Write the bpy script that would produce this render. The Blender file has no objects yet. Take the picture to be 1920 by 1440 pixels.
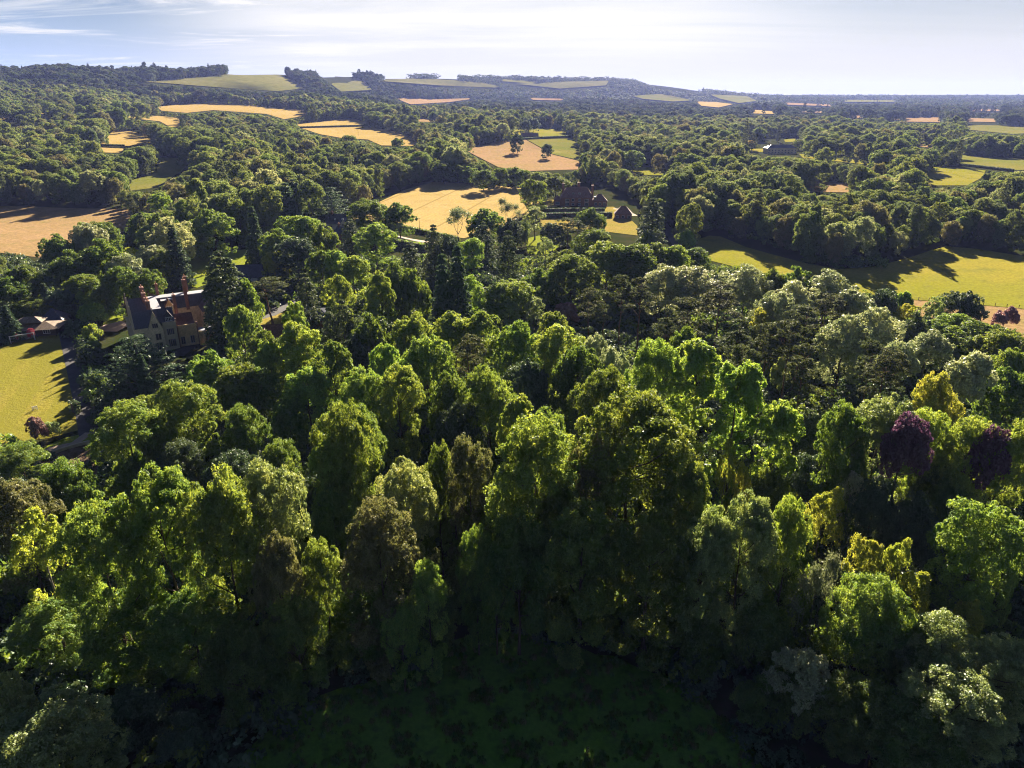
import bpy, math, random
import numpy as np
from mathutils import Vector, Matrix
from mathutils.geometry import delaunay_2d_cdt

# ------------------------------------------------------------------ camera, sky, sun, exposure
SC = bpy.context.scene
COL = SC.collection
R = math.radians
PITCH = R(22.2); FPX = 1331.0; HCAM = 75.0
SUN_AZ = R(11.0); SUN_EL = R(21.5)
cam_d = bpy.data.cameras.new('camera'); cam = bpy.data.objects.new('camera', cam_d); COL.objects.link(cam)
cam.location = (0, 0, HCAM); cam.rotation_euler = (R(90) - PITCH, 0, 0)
cam_d.sensor_width = 36; cam_d.lens = 36 * FPX / 1920; cam_d.clip_start = 0.5; cam_d.clip_end = 60000
SC.camera = cam
SC.render.engine = 'CYCLES'
cy = SC.cycles
cy.max_bounces = 5; cy.diffuse_bounces = 1; cy.glossy_bounces = 2; cy.transmission_bounces = 3
cy.volume_bounces = 1; cy.transparent_max_bounces = 4
cy.use_denoising = True; cy.denoiser = 'OPENIMAGEDENOISE'; cy.denoising_input_passes = 'RGB_ALBEDO_NORMAL'; cy.denoising_prefilter = 'NONE'; cy.use_adaptive_sampling = True; cy.adaptive_threshold = 0.012; cy.filter_width = 1.1; cy.sample_clamp_indirect = 2.0
cy.caustics_reflective = False; cy.caustics_refractive = False
SC.view_settings.view_transform = 'Standard'; SC.view_settings.look = 'None'
SC.view_settings.exposure = 2.4; SC.view_settings.gamma = 1.0

SKY_STRENGTH = 0.05
sun_dir = Vector((math.sin(SUN_AZ) * math.cos(SUN_EL), math.cos(SUN_AZ) * math.cos(SUN_EL), math.sin(SUN_EL)))
sun_d = bpy.data.lights.new('sun', 'SUN'); sun = bpy.data.objects.new('sun', sun_d); COL.objects.link(sun)
sun_d.energy = 5.0; sun_d.angle = R(0.5); sun_d.color = (1.0, 0.86, 0.66)
sun.rotation_euler = (-sun_dir).to_track_quat('-Z', 'Y').to_euler(); sun.location = (0, 0, 300)

def N(nt, typ, **kw):
    n = nt.nodes.new(typ)
    for k, v in kw.items(): setattr(n, k, v)
    return n
def setin(n, **kw):
    for k, v in kw.items(): n.inputs[k].default_value = v
def mth(nt, op, a, b=None, c=None, clamp=False):
    n = N(nt, 'ShaderNodeMath', operation=op, use_clamp=clamp)
    for i, v in enumerate((a, b, c)):
        if v is None: continue
        if isinstance(v, (int, float)): n.inputs[i].default_value = v
        else: nt.links.new(v, n.inputs[i])
    return n.outputs[0]
def mixc(nt, fac, a, b, blend='MIX'):
    n = N(nt, 'ShaderNodeMix', data_type='RGBA', blend_type=blend)
    for i, v in ((0, fac), (6, a), (7, b)):
        if isinstance(v, (int, float)): n.inputs[i].default_value = v
        elif isinstance(v, tuple): n.inputs[i].default_value = (*v[:3], 1)
        else: nt.links.new(v, n.inputs[i])
    return n.outputs[2]

W = bpy.data.worlds.new('World'); SC.world = W; W.use_nodes = True
nt = W.node_tree; nt.nodes.clear()
sky = N(nt, 'ShaderNodeTexSky', sky_type='NISHITA', sun_disc=False)
sky.sun_elevation = SUN_EL; sky.sun_rotation = SUN_AZ; sky.altitude = 100
sky.air_density = 1.0; sky.dust_density = 0.5; sky.ozone_density = 2.5
tc = N(nt, 'ShaderNodeTexCoord')
sep = N(nt, 'ShaderNodeSeparateXYZ'); nt.links.new(tc.outputs['Generated'], sep.inputs[0])
zz = mth(nt, 'ADD', mth(nt, 'MAXIMUM', sep.outputs[2], 0.0), 0.05)
px = mth(nt, 'DIVIDE', sep.outputs[0], zz); py = mth(nt, 'DIVIDE', sep.outputs[1], zz)
comb = N(nt, 'ShaderNodeCombineXYZ'); nt.links.new(px, comb.inputs[0]); nt.links.new(py, comb.inputs[1])
def cirrus(scale, rot, loc, rough, dist, lo, hi):
    mp = N(nt, 'ShaderNodeMapping'); nt.links.new(comb.outputs[0], mp.inputs[0])
    mp.inputs['Scale'].default_value = scale; mp.inputs['Rotation'].default_value = (0, 0, rot); mp.inputs['Location'].default_value = loc
    nz = N(nt, 'ShaderNodeTexNoise'); setin(nz, Scale=1.0, Detail=9.0, Roughness=rough, Distortion=dist)
    nt.links.new(mp.outputs[0], nz.inputs['Vector'])
    mr = N(nt, 'ShaderNodeMapRange', interpolation_type='SMOOTHSTEP'); setin(mr, **{'From Min': lo, 'From Max': hi})
    nt.links.new(nz.outputs[0], mr.inputs[0]); return mr.outputs[0]
c1 = cirrus((0.34, 0.75, 1), R(-24), (3.1, 1.7, 0), 0.62, 1.3, 0.47, 0.70)
c2 = cirrus((0.12, 0.26, 1), R(20), (0.4, 5.2, 0), 0.60, 0.9, 0.36, 0.66)
az = mth(nt, 'DIVIDE', sep.outputs[0], mth(nt, 'MAXIMUM', sep.outputs[1], 0.05))
def sstep(v, lo, hi):
    n = N(nt, 'ShaderNodeMapRange', interpolation_type='SMOOTHSTEP'); setin(n, **{'From Min': lo, 'From Max': hi}); nt.links.new(v, n.inputs[0]); return n.outputs[0]
bank = mth(nt, 'MULTIPLY', sstep(az, -0.52, -0.22), mth(nt, 'SUBTRACT', 1.0, mth(nt, 'MULTIPLY', sstep(az, 0.12, 0.50), 0.7)))
c1 = mth(nt, 'MULTIPLY', c1, mth(nt, 'SUBTRACT', 1.0, sstep(az, -0.35, -0.1)))
cm = mth(nt, 'ADD', mth(nt, 'MULTIPLY', c1, 0.95), mth(nt, 'MULTIPLY', bank, mth(nt, 'ADD', mth(nt, 'MULTIPLY', c2, 0.6), 0.42)), clamp=True)
up = N(nt, 'ShaderNodeMapRange', interpolation_type='SMOOTHSTEP'); setin(up, **{'From Min': 0.0, 'From Max': 0.055}); nt.links.new(sep.outputs[2], up.inputs[0])
cm = mth(nt, 'MULTIPLY', mth(nt, 'MULTIPLY', cm, up.outputs[0]), mth(nt, 'SUBTRACT', 1.0, mth(nt, 'MULTIPLY', sstep(sep.outputs[2], 0.13, 0.35), 0.9)))
# the whole sky is dimmed to deepen the shade, and the sun's glare held back
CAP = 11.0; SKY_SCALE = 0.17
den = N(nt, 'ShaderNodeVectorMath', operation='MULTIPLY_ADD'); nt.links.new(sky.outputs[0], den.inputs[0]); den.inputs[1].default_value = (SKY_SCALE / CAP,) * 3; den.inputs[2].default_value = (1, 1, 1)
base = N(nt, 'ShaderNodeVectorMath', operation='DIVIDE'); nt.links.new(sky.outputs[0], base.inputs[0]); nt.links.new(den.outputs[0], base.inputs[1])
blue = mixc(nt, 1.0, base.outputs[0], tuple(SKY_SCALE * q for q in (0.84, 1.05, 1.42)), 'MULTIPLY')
low = mth(nt, 'MULTIPLY', mth(nt, 'SUBTRACT', 1.0, mth(nt, 'MULTIPLY', sstep(sep.outputs[2], 0.0, 0.13), 0.85)), mth(nt, 'SUBTRACT', 1.0, sstep(sep.outputs[2], 0.13, 0.26)))  # bright band added low in front, so the dimmed sky stays pale there
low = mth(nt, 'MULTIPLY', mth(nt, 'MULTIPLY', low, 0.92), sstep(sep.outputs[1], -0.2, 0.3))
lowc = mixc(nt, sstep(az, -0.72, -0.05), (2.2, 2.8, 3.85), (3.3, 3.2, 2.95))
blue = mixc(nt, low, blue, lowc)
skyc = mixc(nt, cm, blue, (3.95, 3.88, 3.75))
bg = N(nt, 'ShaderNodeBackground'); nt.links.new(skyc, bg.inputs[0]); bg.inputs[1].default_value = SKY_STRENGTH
wo = N(nt, 'ShaderNodeOutputWorld'); nt.links.new(bg.outputs[0], wo.inputs[0])

# ------------------------------------------------------------------ the lie of the land
CP, SP = math.cos(PITCH), math.sin(PITCH)
def slope_of_row(v):
    d = (720 - v) / FPX
    return (d * CP - SP) / (CP + d * SP)
def col_a(u): return (u - 960) / FPX / 1.08
def far(Y, v): return HCAM + Y * slope_of_row(v)
COLS = [
 (-160, [(0,0),(450,0),(650,9),(1000,28),(1300,50),(1500,72),(2000,far(2000,135)),(3200,110),(16000,40)]),
 (200,  [(0,0),(500,0),(1000,19),(1500,42),(1750,54),(2200,far(2200,137)),(3400,115),(16000,40)]),
 (420,  [(0,0),(500,0),(1000,14),(1600,44),(1950,58),(2500,far(2500,135)),(3800,120),(16000,40)]),
 (560,  [(0,0),(500,0),(1000,11),(1600,38),(2150,58),(2900,far(2900,134)),(4200,120),(16000,40)]),
 (700,  [(0,0),(500,0),(1000,9),(1600,30),(2300,44),(2750,60),(3400,far(3400,138)),(5000,120),(16000,40)]),
 (850,  [(0,0),(500,0),(1000,8),(1300,18),(2000,24),(3000,32),(3450,46),(4000,far(4000,144)),(6000,120),(16000,40)]),
 (1000, [(0,0),(500,0),(1000,5),(1300,14),(2000,20),(3000,30),(3800,45),(4500,far(4500,147)),(6500,120),(16000,40)]),
 (1150, [(0,0),(500,0),(1000,3),(2000,10),(3000,24),(4000,43),(4900,far(4900,147)),(7000,120),(16000,40)]),
 (1260, [(0,0),(700,0),(2000,8),(3000,20),(4200,44),(5200,far(5200,161)),(7000,100),(16000,45)]),
 (1340, [(0,0),(700,0),(2000,5),(3000,15),(4200,36),(5400,far(5400,176)),(7500,60),(16000,50)]),
 (1450, [(0,0),(700,0),(3000,12),(5000,35),(6500,far(6500,183.5)),(8500,34),(11800,far(11800,179.0)),(16000,40)]),
 (1700, [(0,0),(700,0),(2000,2),(4000,15),(6500,44),(8500,34),(11800,far(11800,178.0)),(16000,40)]),
 (2080, [(0,0),(700,0),(2000,2),(4000,15),(6500,46),(8500,34),(11800,far(11800,176.5)),(16000,40)]),
]
NA, NL = 90, 260
A_AX = np.linspace(col_a(-160), col_a(2080), NA); L_AX = np.linspace(math.log(50), math.log(16000), NL)
def _smooth(t, k, ax):
    for _ in range(k):
        p = np.pad(t, [(1, 1) if i == ax else (0, 0) for i in range(2)], mode='edge')
        t = (p[:-2] + 2 * p[1:-1] + p[2:]) / 4 if ax == 0 else (p[:, :-2] + 2 * p[:, 1:-1] + p[:, 2:]) / 4
    return t
_yy = np.exp(L_AX)
_tab = np.array([np.interp(_yy, [p[0] for p in pts], [p[1] for p in pts]) for _, pts in COLS])
_ca = np.array([col_a(c[0]) for c in COLS])
ZT = np.array([np.interp(A_AX, _ca, _tab[:, j]) for j in range(NL)]).T
ZT = _smooth(_smooth(ZT, 4, 0), 4, 1)
def ground(X, Y):
    X = np.asarray(X, float); Y = np.asarray(Y, float)
    Yc = np.clip(Y, 50.01, 15990); a = np.clip(X / Yc, A_AX[0], A_AX[-1])
    fi = (a - A_AX[0]) / (A_AX[1] - A_AX[0]); fj = (np.log(Yc) - L_AX[0]) / (L_AX[1] - L_AX[0])
    i = np.clip(fi.astype(int), 0, NA - 2); j = np.clip(fj.astype(int), 0, NL - 2); fi = fi - i; fj = fj - j
    z = ZT[i, j] * (1 - fi) * (1 - fj) + ZT[i + 1, j] * fi * (1 - fj) + ZT[i, j + 1] * (1 - fi) * fj + ZT[i + 1, j + 1] * fi * fj
    w = np.clip((Y - 450) / 600, 0, 1)
    return z + w * (1.6 * np.sin(X / 130 + 1.3) * np.sin(Y / 170) + 2.5 * np.sin(X / 410 + Y / 520))
def gz(x, y): return float(ground(x, y))
def ray(u, v):
    dx = (u - 960) / FPX; d = (720 - v) / FPX
    return dx, CP + d * SP, -SP + d * CP
T_AX = np.geomspace(40, 15800, 1500)
def spot(u, v, z=None):
    """the place on the land that shows at (u, v) of the photograph"""
    dx, dy, dz = ray(u, v)
    if z is not None:
        t = (z - HCAM) / dz; return dx * t, dy * t
    g = ground(dx * T_AX, dy * T_AX); h = HCAM + dz * T_AX
    k = np.nonzero(h < g)[0]
    if len(k) == 0: t = T_AX[-1]
    elif k[0] == 0: t = -HCAM / dz
    else:
        a, b = T_AX[k[0] - 1], T_AX[k[0]]
        for _ in range(30):
            m = (a + b) / 2
            if HCAM + dz * m < gz(dx * m, dy * m): b = m
            else: a = m
        t = b
    return dx * t, dy * t
def project(X, Y, Z):
    X, Y, Z = np.asarray(X, float), np.asarray(Y, float), np.asarray(Z, float) - HCAM
    dep = Y * CP - Z * SP; upc = Y * SP + Z * CP
    return 960 + FPX * X / dep, 720 - FPX * upc / dep, dep
def inside(poly, X, Y):
    X = np.asarray(X, float); Y = np.asarray(Y, float); r = np.zeros(X.shape, bool)
    p = np.asarray(poly, float); q = np.roll(p, 1, 0)
    for (x1, y1), (x2, y2) in zip(p, q):
        if y1 == y2: continue
        c = ((y1 > Y) != (y2 > Y)) & (X < (x2 - x1) * (Y - y1) / (y2 - y1) + x1); r ^= c
    return r

# ------------------------------------------------------------------ objects, names, labels
def tag(o, label=None, cat=None, group=None, kind=None):
    if label: o['label'] = label
    if cat: o['category'] = cat
    if group: o['group'] = group
    if kind: o['kind'] = kind
    return o
def empty(name, loc, rz=0.0, label=None, cat=None, group=None):
    o = bpy.data.objects.new(name, None); COL.objects.link(o); o.location = loc; o.rotation_euler = (0, 0, rz)
    o.empty_display_size = 0.5
    return tag(o, label, cat, group)
def mesh_obj(name, verts, faces, mat, parent=None, smooth=False):
    me = bpy.data.meshes.new(name); me.from_pydata([tuple(map(float, v)) for v in verts], [], [tuple(map(int, f)) for f in faces])
    if smooth: me.polygons.foreach_set('use_smooth', [True] * len(me.polygons))
    for m in (mat if isinstance(mat, (list, tuple)) else [mat]): me.materials.append(m)
    o = bpy.data.objects.new(name, me); COL.objects.link(o)
    if parent is not None: o.parent = parent
    return o
class MB:
    """gathers boxes, prisms and bars that become ONE mesh"""
    def __init__(s): s.v = []; s.f = []
    def add(s, v, f):
        b = len(s.v); s.v += [tuple(p) for p in v]; s.f += [tuple(i + b for i in q) for q in f]; return s
    def box(s, x0, x1, y0, y1, z0, z1):
        v = [(x, y, z) for z in (z0, z1) for x, y in ((x0, y0), (x1, y0), (x1, y1), (x0, y1))]
        return s.add(v, [(3, 2, 1, 0), (4, 5, 6, 7), (0, 1, 5, 4), (1, 2, 6, 5), (2, 3, 7, 6), (3, 0, 4, 7)])
    def prism(s, poly, z0, z1):
        n = len(poly); v = [(x, y, z0) for x, y in poly] + [(x, y, z1) for x, y in poly]
        return s.add(v, [tuple(range(n - 1, -1, -1)), tuple(range(n, 2 * n))] + [(i, (i + 1) % n, n + (i + 1) % n, n + i) for i in range(n)])
    def tube(s, pts, rad, n=6):
        pts = [Vector(p) for p in pts]; rad = rad if isinstance(rad, (list, tuple)) else [rad] * len(pts); b = len(s.v)
        for i, p in enumerate(pts):
            d = (pts[min(i + 1, len(pts) - 1)] - pts[max(i - 1, 0)]).normalized()
            e = d.cross(Vector((0.31, 0.87, 0.12))).normalized(); g = d.cross(e)
            for k in range(n):
                a = 2 * math.pi * k / n; s.v.append(tuple(p + (e * math.cos(a) + g * math.sin(a)) * rad[i]))
        for i in range(len(pts) - 1):
            for k in range(n):
                s.f.append((b + i * n + k, b + i * n + (k + 1) % n, b + (i + 1) * n + (k + 1) % n, b + (i + 1) * n + k))
        s.f.append(tuple(b + k for k in range(n - 1, -1, -1))); s.f.append(tuple(b + (len(pts) - 1) * n + k for k in range(n))); return s
    def build(s, name, mat, parent=None, smooth=False): return mesh_obj(name, s.v, s.f, mat, parent, smooth)

# ------------------------------------------------------------------ materials
def new_mat(name):
    m = bpy.data.materials.new(name); m.use_nodes = True; m.node_tree.nodes.clear(); return m, m.node_tree
def finish(m, nt, sh):
    o = N(nt, 'ShaderNodeOutputMaterial'); nt.links.new(sh, o.inputs[0]); return m
def noise(nt, vec, scale, detail=4, rough=0.55, dist=0.0):
    n = N(nt, 'ShaderNodeTexNoise'); setin(n, Scale=scale, Detail=detail, Roughness=rough, Distortion=dist)
    if vec is not None: nt.links.new(vec, n.inputs['Vector'])
    return n.outputs[0]
def ramp(nt, fac, lo, hi):
    n = N(nt, 'ShaderNodeMapRange', interpolation_type='SMOOTHSTEP'); setin(n, **{'From Min': lo, 'From Max': hi}); nt.links.new(fac, n.inputs[0]); return n.outputs[0]
def geo_pos(nt): return N(nt, 'ShaderNodeNewGeometry').outputs['Position']
def plain(name, col, rough=0.7, var=0.25, scale=0.8, spec=0.3, metal=0.0, obj=False, bump=0.0):
    m, nt = new_mat(name)
    vec = N(nt, 'ShaderNodeTexCoord').outputs['Object'] if obj else geo_pos(nt)
    f = noise(nt, vec, scale, 5, 0.6); g = noise(nt, vec, scale * 9, 3, 0.6)
    k = mth(nt, 'ADD', mth(nt, 'MULTIPLY', ramp(nt, f, 0.3, 0.7), 0.6), mth(nt, 'MULTIPLY', ramp(nt, g, 0.3, 0.7), 0.4))
    c = mixc(nt, k, tuple(x * (1 - var) for x in col), tuple(min(1, x * (1 + var)) for x in col))
    b = N(nt, 'ShaderNodeBsdfPrincipled'); nt.links.new(c, b.inputs['Base Color']); setin(b, Roughness=rough, Metallic=metal); b.inputs['Specular IOR Level'].default_value = spec
    if bump:
        bp = N(nt, 'ShaderNodeBump'); setin(bp, Strength=bump, Distance=0.1); nt.links.new(g, bp.inputs['Height']); nt.links.new(bp.outputs[0], b.inputs['Normal'])
    return finish(m, nt, b.outputs[0])
def foliage(name, col, tcol, trans=0.45, gloss=0.06, grough=0.45, var=0.5):
    col = (col[0], col[1], col[2] * 1.45); tcol = (tcol[0], tcol[1], tcol[2] * 2.0)
    m, nt = new_mat(name)
    isl = N(nt, 'ShaderNodeNewGeometry').outputs['Random Per Island']; rnd = N(nt, 'ShaderNodeObjectInfo').outputs['Random']
    vec = N(nt, 'ShaderNodeTexCoord').outputs['Object']; f = noise(nt, vec, 0.33, 2, 0.5)
    val = mth(nt, 'MULTIPLY', mth(nt, 'ADD', mth(nt, 'MULTIPLY', isl, var), 1 - var / 2), mth(nt, 'ADD', mth(nt, 'MULTIPLY', rnd, 0.3), 0.85))
    val = mth(nt, 'MULTIPLY', val, mth(nt, 'ADD', mth(nt, 'MULTIPLY', f, 1.2), 0.4))
    hue = mth(nt, 'ADD', mth(nt, 'MULTIPLY', mth(nt, 'FRACT', mth(nt, 'MULTIPLY', rnd, 7.3)), 0.03), mth(nt, 'ADD', mth(nt, 'MULTIPLY', f, -0.09), 0.53))
    def hsv(c):
        h = N(nt, 'ShaderNodeHueSaturation'); h.inputs['Color'].default_value = (*c, 1); nt.links.new(hue, h.inputs['Hue']); nt.links.new(val, h.inputs['Value']); return h.outputs[0]
    d = N(nt, 'ShaderNodeBsdfDiffuse'); nt.links.new(hsv(tuple(x * 2.7 for x in col)), d.inputs[0])
    t = N(nt, 'ShaderNodeBsdfTranslucent'); nt.links.new(hsv(tuple(x * 1.08 for x in tcol)), t.inputs[0])
    g = N(nt, 'ShaderNodeBsdfGlossy'); g.inputs['Color'].default_value = (1, 1, 1, 1); g.inputs['Roughness'].default_value = grough
    mx = N(nt, 'ShaderNodeMixShader'); mx.inputs[0].default_value = trans; nt.links.new(d.outputs[0], mx.inputs[1]); nt.links.new(t.outputs[0], mx.inputs[2])
    m2 = N(nt, 'ShaderNodeMixShader'); m2.inputs[0].default_value = gloss; nt.links.new(mx.outputs[0], m2.inputs[1]); nt.links.new(g.outputs[0], m2.inputs[2])
    return finish(m, nt, m2.outputs[0])
def field_mat(name, cols, scale=0.02, fine=0.6, stripe=None, sdark=0.75, patch=None):
    """crop or grass: broad patches, fine mottling and, where given, tramlines that run at an angle"""
    m, nt = new_mat(name); vec = geo_pos(nt)
    f = noise(nt, vec, scale, 5, 0.6, 0.4); g = noise(nt, vec, fine, 4, 0.65); h = noise(nt, vec, scale * 5, 3, 0.6)
    c = mixc(nt, ramp(nt, f, 0.35, 0.65), cols[0], cols[1])
    cols = [tuple(x * 0.70 for x in q) for q in cols]
    c = mixc(nt, ramp(nt, f, 0.35, 0.65), cols[0], cols[1])
    if len(cols) > 2: c = mixc(nt, ramp(nt, h, 0.5, 0.72), c, cols[2])
    c = mixc(nt, 1.0, c, mixc(nt, ramp(nt, g, 0.25, 0.75), (0.72, 0.72, 0.72), (1.15, 1.15, 1.15)), 'MULTIPLY')
    if stripe:
        ang, gap, wid = stripe
        mp = N(nt, 'ShaderNodeMapping'); nt.links.new(vec, mp.inputs[0]); mp.inputs['Rotation'].default_value = (0, 0, R(ang))
        s = N(nt, 'ShaderNodeSeparateXYZ'); nt.links.new(mp.outputs[0], s.inputs[0])
        fr = mth(nt, 'FRACT', mth(nt, 'DIVIDE', s.outputs[0], gap)); k = mth(nt, 'LESS_THAN', fr, wid / gap)
        fr2 = mth(nt, 'FRACT', mth(nt, 'DIVIDE', s.outputs[0], gap / 9)); k2 = mth(nt, 'MULTIPLY', mth(nt, 'ABSOLUTE', mth(nt, 'SUBTRACT', fr2, 0.5)), 0.22)
        c = mixc(nt, mth(nt, 'MAXIMUM', mth(nt, 'MULTIPLY', k, 0.8), k2), c, tuple(x * sdark for x in cols[0]))
    d = N(nt, 'ShaderNodeBsdfDiffuse'); nt.links.new(c, d.inputs[0])
    bp = N(nt, 'ShaderNodeBump'); setin(bp, Strength=0.6, Distance=0.35); nt.links.new(g, bp.inputs['Height']); nt.links.new(bp.outputs[0], d.inputs['Normal'])
    return finish(m, nt, d.outputs[0])

# leaf colours: (reflected, let through)
LOOKS = {
 'oak':    foliage('oak_leaf',    (0.038, 0.066, 0.010), (0.185, 0.245, 0.014), 0.45, 0.02),
 'syc':    foliage('sycamore_leaf', (0.048, 0.085, 0.012), (0.250, 0.320, 0.018), 0.46, 0.02),
 'lime':   foliage('lime_leaf',   (0.068, 0.112, 0.016), (0.320, 0.400, 0.022), 0.48, 0.02),
 'pale':   foliage('pale_leaf',   (0.090, 0.120, 0.027), (0.280, 0.320, 0.035), 0.44, 0.04),
 'silver': foliage('silver_leaf', (0.155, 0.180, 0.060), (0.290, 0.320, 0.062), 0.40, 0.06),
 'yellow': foliage('golden_leaf', (0.110, 0.130, 0.016), (0.380, 0.390, 0.020), 0.5, 0.02),
 'green':  foliage('green_leaf',  (0.036, 0.080, 0.016), (0.120, 0.220, 0.018), 0.42, 0.02),
 'holm':   foliage('dark_leaf',   (0.026, 0.046, 0.016), (0.080, 0.110, 0.016), 0.35, 0.03),
 'olive':  foliage('olive_leaf',  (0.070, 0.074, 0.020), (0.200, 0.200, 0.026), 0.4, 0.02),
 'pine':   foliage('pine_needle', (0.028, 0.037, 0.012), (0.090, 0.104, 0.016), 0.33, 0.008),
 'fir':    foliage('fir_needle',  (0.034, 0.050, 0.016), (0.090, 0.115, 0.018), 0.33, 0.02),
 'cone':   foliage('cypress_leaf', (0.028, 0.050, 0.016), (0.080, 0.120, 0.020), 0.33, 0.02),
 'purple': foliage('copper_leaf', (0.046, 0.022, 0.023), (0.150, 0.062, 0.058), 0.4, 0.05),
 'rust':   foliage('rust_leaf',   (0.120, 0.070, 0.042), (0.220, 0.110, 0.050), 0.4, 0.04),
 'red':    foliage('red_leaf',    (0.200, 0.040, 0.036), (0.300, 0.050, 0.036), 0.4, 0.03),
 'dry':    foliage('dry_twig',    (0.075, 0.090, 0.030), (0.180, 0.200, 0.040), 0.3, 0.03),
}
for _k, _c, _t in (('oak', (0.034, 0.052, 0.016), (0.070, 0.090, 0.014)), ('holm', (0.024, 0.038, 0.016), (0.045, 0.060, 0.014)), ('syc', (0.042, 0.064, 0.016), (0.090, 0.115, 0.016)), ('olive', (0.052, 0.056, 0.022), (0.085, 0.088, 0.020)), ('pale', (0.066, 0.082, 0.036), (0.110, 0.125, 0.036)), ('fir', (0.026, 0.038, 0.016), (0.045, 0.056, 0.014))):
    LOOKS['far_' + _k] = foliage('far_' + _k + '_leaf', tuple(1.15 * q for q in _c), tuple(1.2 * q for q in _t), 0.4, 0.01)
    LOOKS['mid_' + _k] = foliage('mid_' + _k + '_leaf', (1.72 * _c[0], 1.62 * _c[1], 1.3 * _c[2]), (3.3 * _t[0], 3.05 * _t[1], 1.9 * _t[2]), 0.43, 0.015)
BARK = plain('bark', (0.085, 0.065, 0.048), 0.9, 0.4, 3.0, 0.1, obj=True)
BARK_PALE = plain('pale_bark', (0.15, 0.135, 0.11), 0.9, 0.35, 3.0, 0.1, obj=True)
BARK_PINE = plain('pine_bark', (0.15, 0.090, 0.058), 0.9, 0.35, 3.0, 0.1, obj=True)
# ------------------------------------------------------------------ trees
def unit(a): return a / np.maximum(np.linalg.norm(a, axis=-1, keepdims=True), 1e-9)
def leaf_mesh(name, P, Nn, size, slim=0.6, tdir=None, rng=None):
    """one folded leaf spray per point, as one mesh"""
    n = len(P); Nn = unit(Nn)
    t = rng.normal(size=(n, 3)) if tdir is None else tdir + rng.normal(size=(n, 3)) * 0.35
    T = unit(t - Nn * (t * Nn).sum(1, keepdims=True)); B = np.cross(Nn, T)
    s = (size * rng.uniform(0.7, 1.35, n))[:, None]
    V = np.empty((n, 4, 3)); V[:, 0] = P - T * s; V[:, 2] = P + T * s * 1.1
    fold = Nn * s * 0.28
    V[:, 1] = P + B * s * slim - fold; V[:, 3] = P - B * s * slim - fold * 0.6
    me = bpy.data.meshes.new(name); me.vertices.add(4 * n); me.vertices.foreach_set('co', V.reshape(-1).astype(np.float32))
    me.loops.add(4 * n); me.loops.foreach_set('vertex_index', np.arange(4 * n, dtype=np.int32))
    me.polygons.add(n); me.polygons.foreach_set('loop_start', np.arange(0, 4 * n, 4, dtype=np.int32)); me.polygons.foreach_set('loop_total', np.full(n, 4, np.int32))
    me.update(calc_edges=True); return me
def prof_dome(t): return np.where(t > 0.38, np.sqrt(np.clip(1 - ((t - 0.38) / 0.62) ** 2, 0, 1)), np.sqrt(np.clip(1 - ((0.38 - t) / 0.47) ** 2, 0, 1)) * 0.95 + 0.05)
def prof_tall(t): return np.where(t > 0.5, np.sqrt(np.clip(1 - ((t - 0.5) / 0.5) ** 2, 0, 1)), np.clip(t / 0.5, 0, 1) ** 0.45 * 0.92 + 0.08)
def prof_col(t): return np.clip(t / 0.12, 0, 1) ** 0.5 * (0.80 + 0.20 * np.sin(t * 3.3)) * np.clip(1 - t ** 6, 0, 1) ** 0.5
def prof_cone(t): return np.clip(t / 0.06, 0, 1) ** 0.6 * (1 - t) ** 0.85 + 0.02
def prof_spire(t): return np.clip(t / 0.1, 0, 1) ** 0.6 * (0.62 + 0.38 * (1 - t)) * np.clip(1 - t ** 5, 0, 1) ** 0.9
def prof_vase(t): return 0.35 + 0.65 * np.clip(t / 0.7, 0, 1) - 0.75 * np.clip((t - 0.7) / 0.3, 0, 1) ** 2
PROTO = {}
def clumps_to_leaves(rng, C, rad, out, per, size, flat=0.8, sub=9, upb=0.45, jit=0.6):
    """every clump is a knot of smaller tufts; leaves sit on the outer side of each tuft"""
    n = len(C); k = sub
    d = unit(rng.normal(size=(n, k, 3))); o = out[:, None, :]
    dp = (d * o).sum(-1, keepdims=True); d = unit(np.where(dp < -0.2, d - 1.5 * dp * o, d))
    tc = C[:, None, :] + d * rad[:, None, None] * rng.uniform(0.65, 1.05, (n, k, 1)) * np.array([1, 1, flat])
    tr = rad[:, None] * rng.uniform(0.34, 0.56, (n, k))
    tc = tc.reshape(-1, 3); tr = tr.reshape(-1); td = unit(d.reshape(-1, 3) + o.repeat(k, 1).reshape(-1, 3) * 0.6 + np.array([0, 0, 0.35]))
    m = max(3, per // k); e = unit(rng.normal(size=(len(tc), m, 3)))
    q = (e * td[:, None, :]).sum(-1, keepdims=True); e = unit(np.where(q < -0.15, e - 1.6 * q * td[:, None, :], e))
    P = tc[:, None, :] + e * tr[:, None, None] * rng.uniform(0.55, 1.1, (len(tc), m, 1)) * np.array([1, 1, flat])
    Nn = unit(e + np.array([0, 0, upb]) + rng.normal(size=e.shape) * jit)
    return P.reshape(-1, 3), Nn.reshape(-1, 3)
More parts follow.
